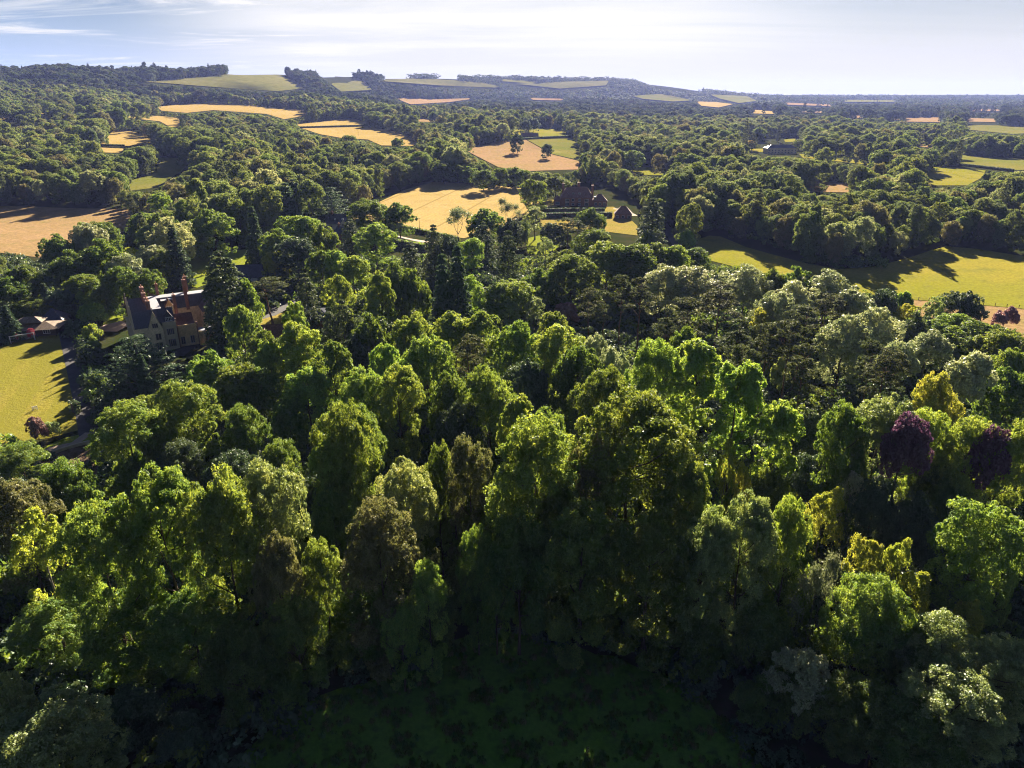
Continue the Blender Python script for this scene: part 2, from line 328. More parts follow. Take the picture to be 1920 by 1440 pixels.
def limbs(mb, rng, base, top, C, nl, r0, twist=0.4, n=6):
    pts = [np.array(base)]; m = 6; lean = rng.normal(size=2) * twist
    for i in range(1, m + 1):
        f = i / m; pts.append(np.array([base[0] + lean[0] * f + rng.normal() * 0.15, base[1] + lean[1] * f + rng.normal() * 0.15, base[2] + (top - base[2]) * f]))
    mb.tube(pts, [r0 * (1.35 if i == 0 else 1 - 0.78 * i / m) for i in range(m + 1)], n + 1)
    if len(C) and nl:
        for c in C[rng.choice(len(C), min(nl, len(C)), replace=False)]:
            zz = min(max(c[2] - np.hypot(c[0], c[1]) * rng.uniform(0.5, 0.9), top * 0.28), top * 0.92); f = zz / top
            b = np.array([lean[0] * f, lean[1] * f, zz]); mid = b * 0.45 + c * 0.55 + np.array([0, 0, -0.4]) + rng.normal(size=3) * 0.3
            mb.tube([b, mid, c], [r0 * 0.42 * (1.1 - f), r0 * 0.24, r0 * 0.08], 5)
def save_proto(key, leaves, mb, R0, H0, bark):
    me = bpy.data.meshes.new('trunk'); me.from_pydata([tuple(map(float, v)) for v in mb.v], [], mb.f); me.materials.append(bark)
    me.polygons.foreach_set('use_smooth', [True] * len(me.polygons)); leaves.materials.append(LOOKS['oak'])
    PROTO.setdefault(key, []).append((leaves, me, R0, H0))
def inner_leaves(rng, P, Nn, C, ctr, n):
    """leaves deeper in the crown, between the stem and the outer knots"""
    i = rng.integers(0, len(C), n); f = rng.uniform(0.45, 0.88, n)[:, None]; ax = np.stack([np.zeros(n), np.zeros(n), C[i, 2] * 0.9], 1)
    return np.concatenate([P, ax + (C[i] - ax) * f + rng.normal(size=(n, 3)) * 0.45]), np.concatenate([Nn, unit(rng.normal(size=(n, 3)) + np.array([0, 0, 0.4]))])
def broadleaf(key, seed, prof, H0, R0, z0, nc, rc, per, size, look_gap=0.0, flat=0.8, lobes=0.2, bark=None, nl=9, sub=9, inner=0.25, jit=0.6, fill=0.3, nlobe=11, mid=0.5, skirt=0, spread=(0.62, 0.98)):
    rng = np.random.default_rng(seed)
    # main limbs end in lobes spread over a rounded top, with a skirt of lower ones where the crown is tall
    M = int(nlobe); i = np.arange(M); cz = 1 - (i + 0.5) / M * 1.25; az = i * 2.39996 + rng.uniform(0, 6.28) + rng.uniform(-0.35, 0.35, M); sr = np.sqrt(np.clip(1 - cz ** 2, 0, 1))
    zc = z0 + (H0 - z0) * mid; lr = R0 * rng.uniform(0.34, 0.50, M); kx = (R0 - lr * 0.75) * rng.uniform(0.82, 1.08, M)
    LC = np.stack([sr * kx * np.cos(az), sr * kx * np.sin(az), zc + cz * np.where(cz > 0, H0 - zc - lr * 0.7, zc - z0 - lr * 0.5) * rng.uniform(0.86, 1.04, M)], 1)
    if skirt:
        j = np.arange(skirt); az2 = j * 2.4 + rng.uniform(0, 6); l2 = R0 * rng.uniform(0.30, 0.44, skirt); k2 = (R0 - l2 * 0.8) * rng.uniform(*spread, skirt)
        LC = np.concatenate([LC, np.stack([k2 * np.cos(az2), k2 * np.sin(az2), z0 + l2 * 0.8 + (zc - z0 - l2) * (j + 0.5) / skirt], 1)]); lr = np.concatenate([lr, l2]); M += skirt
    LO = unit((LC - np.array([0, 0, zc - R0 * 0.3])) * np.array([1, 1, 0.9]) + np.array([0, 0, 0.2 * R0]))
    w = lr ** 2; k = rng.choice(M, nc, p=w / w.sum()); n = nc; d = unit(rng.normal(size=(n, 3))); dp = (d * LO[k]).sum(1, keepdims=True); d = unit(np.where(dp < -0.15, d - 1.7 * dp * LO[k], d))
    rad = rc * rng.uniform(0.6, 1.3, n) * (lr[k] / (R0 * 0.45)) ** 0.5; C = LC[k] + d * (lr[k] * rng.uniform(0.62, 0.98, n))[:, None] * np.array([1, 1, 0.95]); lo_out = d
    ctr = np.array([0, 0, z0 + (H0 - z0) * 0.35])
    if look_gap: keep = rng.uniform(size=n) > look_gap; C = C[keep]; rad = rad[keep]; lo_out = lo_out[keep]
    out = unit(lo_out + 0.5 * unit((C - ctr) * np.array([1, 1, 0.8])))
    P, Nn = clumps_to_leaves(rng, C, rad, out, per, size, flat, sub, jit=jit)
    P, Nn = inner_leaves(rng, P, Nn, C, ctr, int(len(P) * fill))
    kx = R0 / np.percentile(np.hypot(P[:, 0], P[:, 1]), 97); kz = (H0 - z0) / (np.percentile(P[:, 2], 99.8) - z0)
    for q in (P, C): q[:, :2] *= kx; q[:, 2] = z0 + (q[:, 2] - z0) * kz
    me = leaf_mesh('crown', P, Nn, size, rng=rng)
    mb = MB(); limbs(mb, rng, (0, 0, -0.5), z0 + (H0 - z0) * 0.72, C, nl, 0.028 * H0 / 1.6)
    save_proto(key, me, mb, R0, H0, bark or BARK)
def pine(key, seed, H0, R0, frac, npad, size, per):
    rng = np.random.default_rng(seed); z0 = H0 * (1 - frac)
    t = np.sort(rng.uniform(0, 1, npad)) ; ph = np.arange(npad) * 2.4 + rng.uniform(0, 1, npad)
    rr = R0 * (0.25 + 0.75 * np.sqrt(np.clip(1 - (2 * t - 0.8) ** 2 / 1.5, 0.02, 1))) * rng.uniform(0.35, 1, npad)
    C = np.stack([rr * np.cos(ph), rr * np.sin(ph), z0 + (H0 - z0 - 0.8) * t], 1); C[-1] = (0, 0, H0 - 0.9)
    rad = R0 * rng.uniform(0.32, 0.5, npad); out = unit(np.stack([C[:, 0] * 0.15, C[:, 1] * 0.15, np.ones(npad) * 1.2], 1))
    P, Nn = clumps_to_leaves(rng, C, rad, out, per, size, 0.5, 12, 0.7, 0.7)
    me = leaf_mesh('crown', P, Nn, size, 0.4, rng=rng)
    mb = MB(); limbs(mb, rng, (0, 0, -0.5), H0 * 0.96, C, npad, 0.32, 0.9); save_proto(key, me, mb, R0, H0, BARK_PINE)
def conifer(key, seed, H0, R0, z0, prof, tiers, size, per, droop=0.25, dens=1.0, gap=0.0, crad=0.16):
    """whorls of boughs along a straight stem"""
    rng = np.random.default_rng(seed); C = []; rad = []; out = []
    for i in range(tiers):
        t = (i + rng.uniform(0, 0.6)) / tiers; r = R0 * float(prof(np.array(t))) * rng.uniform(0.85, 1.12); nb = max(3, int((5 + 9 * r / R0) * dens))
        for j in range(nb):
            if rng.uniform() < gap: continue
            a = 2 * math.pi * (j + rng.uniform(0, 0.7)) / nb + i; q = rng.uniform(0.72, 1.08)
            for s in (0.5, 0.95):
                C.append((r * q * s * math.cos(a), r * q * s * math.sin(a), z0 + (H0 - z0) * t - droop * r * s)); rad.append(max(0.45, R0 * crad * (0.5 + 0.7 * r / R0)) * rng.uniform(0.8, 1.25)); out.append((math.cos(a), math.sin(a), 0.35))
    C = np.array(C); rad = np.array(rad); out = unit(np.array(out))
    P, Nn = clumps_to_leaves(rng, C, rad, out, per, size, 0.55, 5, 0.4, 0.5)
    td = unit(P * np.array([1, 1, 0]) + np.array([0, 0, -0.4])); me = leaf_mesh('crown', P, Nn, size, 0.42, td, rng)
    mb = MB(); limbs(mb, rng, (0, 0, -0.5), H0 * 0.97, C, 10, 0.42, 0.1); save_proto(key, me, mb, R0, H0, BARK)
def cedar(key, seed, H0, R0, size, per):
    rng = np.random.default_rng(seed); C = []; rad = []
    for i in range(7):
        t = i / 6; z = H0 * (0.26 + 0.70 * t); r = R0 * (1.0, 1.0, 0.92, 0.8, 0.62, 0.42, 0.16)[i]; nb = max(3, int(11 * r / R0))
        for j in range(nb):
            a = 2 * math.pi * (j + rng.uniform(0, 0.8)) / nb + i * 0.7
            for s in np.arange(0.3, 1.01, 0.23):
                q = r * s * rng.uniform(0.88, 1.08); C.append((q * math.cos(a), q * math.sin(a), z + 0.10 * q + rng.normal() * 0.25)); rad.append(R0 * 0.17 * rng.uniform(0.8, 1.3))
    C = np.array(C); rad = np.array(rad); out = np.tile(np.array([[0, 0, 1.0]]), (len(C), 1))
    P, Nn = clumps_to_leaves(rng, C, rad, out, per, size, 0.22, 7, 1.4, 0.4)
    me = leaf_mesh('crown', P, Nn, size, 0.5, rng=rng)
    mb = MB(); limbs(mb, rng, (0, 0, -0.5), H0 * 0.9, C, 26, 0.6, 0.3); save_proto(key, me, mb, R0, H0, BARK)
def bare(key, seed, H0, R0, size, nleaf):
    """a thin crown: forking twigs with few leaves"""
    rng = np.random.default_rng(seed); mb = MB(); tips = []
    def grow(p, d, L, r, k):
        q = p + d * L; mid = (p + q) / 2 + rng.normal(size=3) * L * 0.06
        mb.tube([p, mid, q], [r, r * 0.8, r * 0.6], 5 if k < 3 else 4)
        if k >= 4: tips.append(q); return
        for _ in range(3 if k < 3 else 2):
            e = unit((d + rng.normal(size=3) * 0.55 + np.array([0, 0, 0.18]))[None])[0]; grow(q, e, L * rng.uniform(0.6, 0.8), r * 0.55, k + 1)
    grow(np.array([0, 0, -0.3]), np.array([0.02, 0.03, 1.0]), H0 * 0.34, H0 * 0.013, 0)
    tips = np.array(tips); sc = np.array([R0 / max(np.abs(tips[:, :2]).max(), 1), R0 / max(np.abs(tips[:, :2]).max(), 1), H0 / tips[:, 2].max()])
    mb.v = [tuple(np.array(v) * sc) for v in mb.v]; T = tips * sc
    P = T[rng.integers(0, len(T), nleaf)] + rng.normal(size=(nleaf, 3)) * 0.55; me = leaf_mesh('crown', P, rng.normal(size=(nleaf, 3)) + np.array([0, 0, 0.5]), size, rng=rng)
    save_proto(key, me, mb, R0, H0, BARK_PALE)

def build_protos():
    for s in range(5): broadleaf('dome', 10 + s, prof_dome, 22, 9, 1.6, 130, 1.8, 190, 0.27, nlobe=12 + s % 3, mid=0.5, skirt=5)
    for s in range(5): broadleaf('tall', 30 + s, prof_tall, 28, 8, 2.0, 140, 1.6, 190, 0.26, nlobe=11 + s % 3, mid=0.66, skirt=9)
    for s in range(3): broadleaf('tall_near', 230 + s, prof_tall, 28, 8, 1.5, 170, 1.5, 330, 0.17, nlobe=12 + s, mid=0.66, skirt=11)
    for s in range(3): broadleaf('dome_near', 240 + s, prof_dome, 22, 9, 2.0, 150, 1.7, 340, 0.175, nlobe=12 + s, mid=0.52, skirt=4)
    for s in range(2): broadleaf('round_near', 250 + s, prof_dome, 10, 5.0, 0.3, 85, 1.1, 220, 0.15, nl=5, nlobe=8, mid=0.45, skirt=3)
    for s in range(3): broadleaf('column', 50 + s, prof_col, 28, 4.8, 2.5, 125, 1.25, 170, 0.25, nlobe=8, mid=0.80, skirt=15, spread=(0.86, 1.12))
    for s in range(3): broadleaf('airy', 70 + s, prof_tall, 24, 5.6, 6.0, 85, 1.2, 130, 0.24, look_gap=0.12, bark=BARK_PALE, jit=0.9, fill=0.15, mid=0.6, nlobe=9, skirt=4)
    for s in range(3): broadleaf('willow', 90 + s, prof_dome, 20, 7.5, 2.5, 120, 1.4, 170, 0.23, jit=0.8, nlobe=12, mid=0.55, skirt=3)
    for s in range(3): broadleaf('round', 110 + s, prof_dome, 10, 5.0, 0.6, 75, 1.15, 130, 0.25, nl=5, nlobe=8, mid=0.45)
    for s in range(3): broadleaf('high', 260 + s, prof_dome, 26, 5.5, 12.5, 90, 1.35, 170, 0.25, bark=BARK_PALE, jit=0.8, fill=0.2, nlobe=9, mid=0.5, nl=14)
    for s in range(2): broadleaf('bush', 130 + s, prof_dome, 3.5, 2.6, 0.0, 30, 0.7, 90, 0.2, nl=3, nlobe=7, mid=0.4)
    for s in range(4): pine('pine', 150 + s, 25, 4.2, 0.42, 17, 0.26, 330)
    for s in range(2): conifer('cone', 170 + s, 26, 5.2, 0.6, prof_cone, 26, 0.34, 46, 0.3, 1.15, crad=0.15)
    for s in range(3): conifer('fir', 180 + s, 29, 6.2, 2.5, prof_spire, 19, 0.36, 55, 0.16, 0.85, 0.12, crad=0.2)
    for s in range(2): conifer('cypress', 190 + s, 20, 2.2, 0.3, prof_col, 22, 0.28, 36, -0.15, 0.8, crad=0.24)
    for s in range(1): cedar('cedar', 200 + s, 17, 10, 0.26, 70)
    for s in range(2): bare('bare', 210 + s, 17, 5.5, 0.22, 3200)
build_protos()
TREE_NAME = {'dome': 'broadleaf_tree', 'tall': 'broadleaf_tree', 'column': 'lime_tree', 'airy': 'birch_tree', 'willow': 'willow_tree', 'high': 'bare_stemmed_tree', 'round': 'small_tree', 'bush': 'shrub',
             'pine': 'pine_tree', 'cone': 'conifer_tree', 'fir': 'conifer_tree', 'cypress': 'cypress_tree', 'cedar': 'cedar_tree', 'bare': 'sparse_tree'}
TREES = []          # (u, v of the top, X, Y, width, height, form, look)
_rt = random.Random(5)
def plant(X, Y, h, w, form, look, rot=None, lean=0.0):
    """one tree: an empty at its foot with a trunk and a crown"""
    key = form + '_near' if form + '_near' in PROTO and Y < 135 else form
    lv, tk, R0, H0 = PROTO[key][_rt.randrange(len(PROTO[key]))]
    z = gz(X, Y); root = empty(TREE_NAME[form], (X, Y, z), _rt.uniform(0, 6.28) if rot is None else rot)
    sxy = w / (2 * R0); root.scale = (sxy, sxy, h / H0)
    if lean: root.rotation_euler[1] = lean
    for nm, me in (('trunk', tk), ('crown', lv)):
        o = bpy.data.objects.new(nm, me); COL.objects.link(o); o.parent = root
        if nm == 'crown': o.material_slots[0].link = 'OBJECT'; o.material_slots[0].material = LOOKS[look]
    uu, vv, dep = project(X, Y, z + h)
    TREES.append(dict(o=root, u=float(uu), v=float(vv), X=X, Y=Y, w=w, h=h, form=form, look=look, dep=float(dep)))
    return root
def plant_px(u, v, wpx, form, look, h):
    """stand a tree of height h where its top shows at (u, v); wpx is the width of its crown there"""
    dx, dy, dz = ray(u, v); z = 0.0
    for _ in range(6):
        t = (z + h - HCAM) / dz if dz < -1e-4 else 1500.0
        t = min(t, 3000.0); z = gz(dx * t, dy * t)
    if form in ('tall', 'dome', 'willow'): wpx *= 1.18
    elif form == 'column': wpx *= 1.1
    return plant(dx * t, dy * t, h, max(wpx * t / FPX, 1.5), form, look)
# ------------------------------------------------------------------ ground and fields
def build_ground():
    ys = np.concatenate([np.linspace(-400, 180, 30), np.geomspace(192, 12500, 300)]); ax = np.concatenate([np.linspace(-1.5, -0.8, 14), np.linspace(-0.775, 0.775, 220), np.linspace(0.8, 1.5, 14)])
    X = ax[None, :] * np.maximum(ys, 300)[:, None]; Y = np.repeat(ys[:, None], len(ax), 1); Z = ground(X, Y)
    n, m = X.shape; idx = np.arange(n * m).reshape(n, m)
    F = np.stack([idx[:-1, :-1], idx[:-1, 1:], idx[1:, 1:], idx[1:, :-1]], -1).reshape(-1, 4)
    m_, nt = new_mat('woodland_floor'); vec = geo_pos(nt)
    f = noise(nt, vec, 0.09, 5, 0.65); g = noise(nt, vec, 1.3, 4, 0.6)
    c = mixc(nt, ramp(nt, f, 0.35, 0.65), (0.026, 0.036, 0.012), (0.050, 0.044, 0.024)); c = mixc(nt, ramp(nt, g, 0.4, 0.7), c, (0.030, 0.042, 0.012))
    d = N(nt, 'ShaderNodeBsdfDiffuse'); nt.links.new(c, d.inputs[0]); finish(m_, nt, d.outputs[0])
    o = mesh_obj('ground', np.stack([X, Y, Z], -1).reshape(-1, 3), F, m_, smooth=True); tag(o, kind='structure')
build_ground()
FIELD_POLYS = []     # outlines, as they show in the photograph, that trees keep clear of
def sheet(name, poly_xy, mat, lift=0.03, step=None, kind='structure', rough=0.0):
    P = np.array(poly_xy); ym = max(P[:, 1].mean(), 60); st = step or max(6.0, ym * 0.022)
    if rough:
        Q = []
        for p, q in zip(P, np.roll(P, -1, 0)):
            L = np.linalg.norm(q - p); k = max(1, int(L / (rough * 4))); nrm = np.array([-(q - p)[1], (q - p)[0]]) / max(L, 1e-6)
            for i in range(k): Q.append(p + (q - p) * i / k + (nrm * _rt.uniform(-1, 1) * rough if i else 0))
        P = np.array(Q)
    x0, y0 = P.min(0); x1, y1 = P.max(0); gx, gy = np.meshgrid(np.arange(x0, x1, st), np.arange(y0, y1, st)); gx = gx.ravel(); gy = gy.ravel()
    k = inside(P, gx, gy); pts = [Vector((float(a), float(b))) for a, b in P] + [Vector((float(a), float(b))) for a, b in zip(gx[k], gy[k])]
    v, _, f, *_ = delaunay_2d_cdt(pts, [], [list(range(len(P)))], 1, 1e-4)
    V = [(p.x, p.y, gz(p.x, p.y) + lift + max(p.y, 0) * 0.0003 + max(p.y - 1500, 0) * 0.0015) for p in v]
    return tag(mesh_obj(name, V, f, mat, smooth=True), kind=kind)
def field(name, px, mat, lift=0.03, clear=True, rough=0.0):
    if clear: FIELD_POLYS.append(px)
    return sheet(name, [spot(u, v) for u, v in px], mat, lift, rough=rough)
WHEAT = field_mat('wheat', [(0.54, 0.40, 0.152), (0.564, 0.422, 0.178), (0.468, 0.353, 0.139)], 0.012, 0.7, (13, 36, 1.8), 0.62)
BARLEY = field_mat('barley', [(0.494, 0.360, 0.122), (0.552, 0.408, 0.152)], 0.01, 0.35, (38, 22, 1.2), 0.75)
HAY = field_mat('dry_hay', [(0.38, 0.265, 0.125), (0.44, 0.295, 0.155), (0.32, 0.25, 0.105)], 0.016, 0.5)
PINKISH = field_mat('stubble', [(0.45, 0.29, 0.165), (0.40, 0.285, 0.135), (0.35, 0.265, 0.115)], 0.012, 0.3, (60, 16, 1.0), 0.8)
MEADOW = field_mat('meadow', [(0.282, 0.286, 0.039), (0.360, 0.314, 0.055), (0.240, 0.235, 0.050)], 0.014, 0.7)
PASTURE = field_mat('pasture', [(0.20, 0.22, 0.045), (0.26, 0.24, 0.06)], 0.012, 0.4)
DOWN = field_mat('downland', [(0.20, 0.205, 0.065), (0.26, 0.245, 0.085), (0.165, 0.18, 0.055)], 0.006, 0.06)
LAWN = field_mat('lawn', [(0.230, 0.310, 0.033), (0.276, 0.310, 0.044)], 0.04, 0.9)
PITCH_G = field_mat('pitch', [(0.265, 0.250, 0.043), (0.313, 0.270, 0.057), (0.238, 0.224, 0.038)], 0.06, 1.1, (-20, 11, 5.5), 0.9)
DRY_LAWN = field_mat('dry_lawn', [(0.40, 0.30, 0.09), (0.34, 0.29, 0.07)], 0.05, 0.9)
ROUGH = field_mat('rough_grass', [(0.125, 0.29, 0.035), (0.17, 0.34, 0.045), (0.075, 0.14, 0.028)], 0.09, 1.3)
SOIL = field_mat('garden_soil', [(0.17, 0.12, 0.085), (0.22, 0.16, 0.11), (0.10, 0.09, 0.05)], 0.12, 1.2)
ASPHALT = plain('asphalt', (0.055, 0.054, 0.056), 0.85, 0.3, 0.5, 0.2)
GRAVEL = plain('gravel', (0.30, 0.24, 0.18), 0.95, 0.25, 0.6, 0.1)
PAVING = plain('paving', (0.36, 0.27, 0.20), 0.9, 0.2, 1.0, 0.2)

field('wheat_field', [(640,412),(705,382),(760,356),(815,341),(907,346),(985,354),(1003,368),(992,400),(950,425),(870,447),(800,437),(770,430)], WHEAT)
field('hay_field', [(-70,385),(60,388),(150,391),(252,393),(250,428),(160,462),(80,484),(0,474),(-80,466)], HAY)
field('meadow', [(300,296),(363,297),(342,320),(293,352),(245,358),(240,340),(277,330),(297,310)], PASTURE)
field('barley_field', [(213,245),(250,247),(290,259),(294,268),(243,274),(187,271),(203,255)], BARLEY)
field('barley_field', [(165,276),(233,279),(226,287),(183,286)], BARLEY)
field('barley_field', [(212,213),(240,212),(300,218),(336,222),(337,237),(320,239),(300,228),(240,221)], BARLEY)
field('barley_field', [(293,201),(367,194),(433,196),(505,201),(577,208),(573,217),(533,224),(500,214),(400,207),(350,212),(303,208)], BARLEY)
field('barley_field', [(133,205),(177,207),(173,211),(140,209)], BARLEY)
field('barley_field', [(77,212),(95,211),(95,222),(78,221)], BARLEY)
field('barley_field', [(553,233),(640,224),(668,224),(692,232),(690,236),(565,239)], BARLEY)
field('barley_field', [(566,241),(690,238),(740,248),(790,266),(775,274),(715,273),(690,262),(640,259),(600,252)], BARLEY)
field('barley_field', [(738,222),(790,223),(835,226),(833,230),(770,228)], PINKISH)
field('stubble_field', [(870,281),(930,267),(985,262),(1035,290),(1088,303),(1083,318),(990,321),(935,314)], PINKISH)
field('pasture', [(988,262),(1040,260),(1080,259),(1092,302),(1036,289)], PASTURE)
field('meadow', [(958,243),(1020,240),(1065,246),(1060,255),(985,257),(962,252)], MEADOW)
field('meadow', [(1155,307),(1190,311),(1250,318),(1245,329),(1200,328)], MEADOW)
field('downland', [(236,153),(340,150),(433,139),(533,137),(570,167),(520,172),(400,164),(300,156)], DOWN)
field('downland', [(594,135),(640,136),(672,148),(700,170),(640,173),(622,160)], DOWN)
field('downland', [(716,148),(820,150),(907,157),(942,165),(927,166),(827,162),(720,154)], DOWN)
field('downland', [(818,147),(862,147),(856,152),(820,151)], DOWN)
field('downland', [(938,150),(1010,155),(1002,159),(940,154)], PASTURE)
field('downland', [(968,159),(1060,155),(1142,153),(1136,162),(1050,168)], DOWN)
field('downland', [(1195,150),(1270,158),(1325,173),(1240,166)], DOWN)
field('hill_field', [(1183,181),(1240,178),(1302,190),(1262,192),(1205,187)], PASTURE)
field('hill_field', [(738,184),(813,188),(902,185),(842,193),(770,197)], PINKISH)
field('hill_field', [(990,185),(1062,187),(1052,190),(1000,189)], PINKISH)
field('barley_field', [(1305,192),(1340,193),(1375,197),(1347,203),(1315,200)], BARLEY)
field('hill_field', [(1330,179),(1400,182),(1420,191),(1385,195),(1350,187)], PASTURE)
field('hill_field', [(1473,194),(1560,198),(1558,201),(1475,198)], PINKISH)
field('barley_field', [(1411,207),(1452,210),(1452,215),(1413,214)], BARLEY)
field('barley_field', [(1693,222),(1765,221),(1762,230),(1700,229)], PINKISH)
field('barley_field', [(1812,222),(1868,224),(1866,230),(1814,229)], PINKISH)
field('barley_field', [(1590,217),(1622,218),(1620,222),(1592,222)], PINKISH)
field('barley_field', [(1662,222),(1690,222),(1690,226),(1664,226)], PINKISH)
field('barley_field', [(1500,209),(1545,210),(1543,213),(1503,213)], PINKISH)
field('barley_field', [(1820,206),(1880,207),(1878,210),(1822,210)], PINKISH)
field('pasture', [(1580,189),(1680,190),(1676,193),(1584,193)], PASTURE)
field('barley_field', [(0,218),(28,219),(26,224),(0,225)], BARLEY)
field('meadow', [(20,230),(42,229),(40,235),(18,236)], PASTURE)
field('barley_field', [(1385,262),(1405,260),(1420,266),(1400,270)], BARLEY)
field('meadow', [(1385,280),(1430,279),(1432,285),(1390,287)], MEADOW)
field('meadow', [(1470,262),(1492,260),(1490,266),(1472,267)], MEADOW)
field('pasture', [(1812,235),(1920,237),(1990,246),(1900,252),(1818,244)], PASTURE)
field('stubble_field', [(1713,266),(1805,274),(1803,281),(1718,275)], PINKISH)
field('pasture', [(1797,290),(1850,295),(1990,300),(1990,320),(1870,319),(1797,309)], PASTURE)
field('meadow', [(1738,309),(1760,312),(1848,320),(1842,333),(1813,348),(1743,348)], MEADOW)
field('meadow', [(1498,289),(1560,292),(1652,300),(1642,311),(1600,306),(1505,296)], MEADOW)
field('meadow', [(1512,339),(1600,346),(1590,361),(1518,360)], HAY)
field('meadow', [(1300,452),(1330,442),(1352,444),(1400,464),(1450,478),(1520,496),(1575,505),(1640,500),(1700,485),(1745,470),(1775,462),(1830,467),(1990,492),(1990,592),(1910,578),(1800,569),(1722,563),(1650,556),(1590,545),(1500,525),(1400,506),(1320,486)], MEADOW)
field('hay_field', [(1650,557),(1722,564),(1800,570),(1910,579),(1990,593),(1990,660),(1900,640),(1840,618),(1740,600),(1690,580)], HAY, 0.04)
field('lawn', [(1000,378),(1045,374),(1045,388),(1000,392)], DRY_LAWN, 0.04)
field('lawn', [(1010,392),(1150,388),(1170,400),(1195,424),(1195,442),(1130,434),(1015,428)], DRY_LAWN, 0.04)
field('lawn', [(985,448),(1020,440),(1064,453),(1024,480),(990,476)], LAWN, 0.05)
field('lawn', [(334,492),(373,477),(460,468),(503,497),(490,512),(440,512),(370,540),(333,532)], LAWN, 0.04)
field('lawn', [(196,575),(229,566),(232,612),(192,624)], LAWN, 0.04)
field('lawn', [(480,606),(500,592),(537,586),(536,613),(493,620)], DRY_LAWN, 0.05)
field('playing_field', [(-120,665),(0,650),(60,630),(113,613),(128,640),(160,762),(163,803),(90,822),(0,832),(-120,870)], PITCH_G, 0.03)
field('lawn', [(165,795),(250,780),(255,800),(172,812)], LAWN, 0.05, False)
field('lawn', [(85,838),(120,822),(165,812),(170,826),(120,838),(70,862),(62,862)], LAWN, 0.05)
field('garden_soil', [(70,880),(78,864),(125,842),(170,832),(185,850),(185,900),(160,905),(120,880)], SOIL, 0.05)
field('rough_grass', [(330,1560),(430,1440),(560,1330),(640,1290),(760,1250),(870,1195),(915,1172),(1000,1195),(1150,1230),(1300,1290),(1400,1390),(1430,1440),(1500,1560)], ROUGH, 0.03, rough=0.6)
# paths and roads
def road(name, pts, wid, mat, lift, label=None, clear=True):
    P = [Vector(spot(u, v)) for u, v in pts]; L = []; Rr = []
    for i, p in enumerate(P):
        d = (P[min(i + 1, len(P) - 1)] - P[max(i - 1, 0)]).normalized(); nrm = Vector((-d.y, d.x)) * wid / 2; L.append(p + nrm); Rr.append(p - nrm)
    poly = [tuple(p) for p in L] + [tuple(p) for p in reversed(Rr)]
    if clear: FIELD_POLYS.append([(float(a), float(b)) for a, b, _ in (project(x, y, gz(x, y)) for x, y in poly)])
    return sheet(name, poly, mat, lift, 4.0)
road('path', [(113,560),(118,590),(126,630),(143,700),(158,760),(168,815)], 4.4, ASPHALT, 0.06)
road('path', [(168,812),(140,832),(95,842),(70,855),(58,875)], 2.2, GRAVEL, 0.07)
road('driveway', [(480,597),(505,590),(530,577),(548,560),(560,545)], 6.0, ASPHALT, 0.06)
road('driveway', [(370,640),(345,655),(330,668)], 5.0, ASPHALT, 0.06)
road('lane', [(690,425),(725,440),(770,450),(805,455),(840,462)], 4.5, PAVING, 0.06)
road('terrace', [(196,622),(215,612),(238,607)], 9.0, PAVING, 0.07)
road('lane', [(1285,490),(1272,465),(1262,448),(1252,430),(1240,415)], 5.0, ASPHALT, 0.06)
road('path', [(915,1182),(910,1160),(900,1130)], 3.0, ASPHALT, 0.04, clear=False)
road('driveway', [(1150,392),(1170,393),(1190,405)], 4.0, GRAVEL, 0.06, clear=False)
road('path', [(885,545),(905,520),(935,500)], 5.0, ASPHALT, 0.06, clear=False)

# ------------------------------------------------------------------ the trees one can tell apart, with a few added to shade the clearing: u, v of the top, width, height
CODE = {'O': ('dome', 'oak'), 'S': ('tall', 'syc'), 'L': ('column', 'lime'), 'W': ('willow', 'silver'), 'P': ('pine', 'pine'), 'C': ('cedar', 'cone'), 'K': ('cone', 'cone'), 'F': ('fir', 'fir'),
        'Y': ('airy', 'yellow'), 'U': ('high', 'purple'), '@': ('high', 'silver'), '$': ('dome', 'yellow'), 'B': ('airy', 'pale'), 'H': ('dome', 'holm'), 'D': ('bare', 'dry'), 'N': ('cypress', 'cone'), 'G': ('dome', 'green'), 'R': ('round', 'lime'),
        'Q': ('bush', 'oak'), 'V': ('tall', 'olive'), 'T': ('tall', 'pale'), 'M': ('tall', 'lime'), 'A': ('airy', 'silver'), 'E': ('dome', 'syc'), 'Z': ('round', 'holm'), 'J': ('round', 'pale'), 'X': ('round', 'rust'), 'I': ('round', 'oak')}
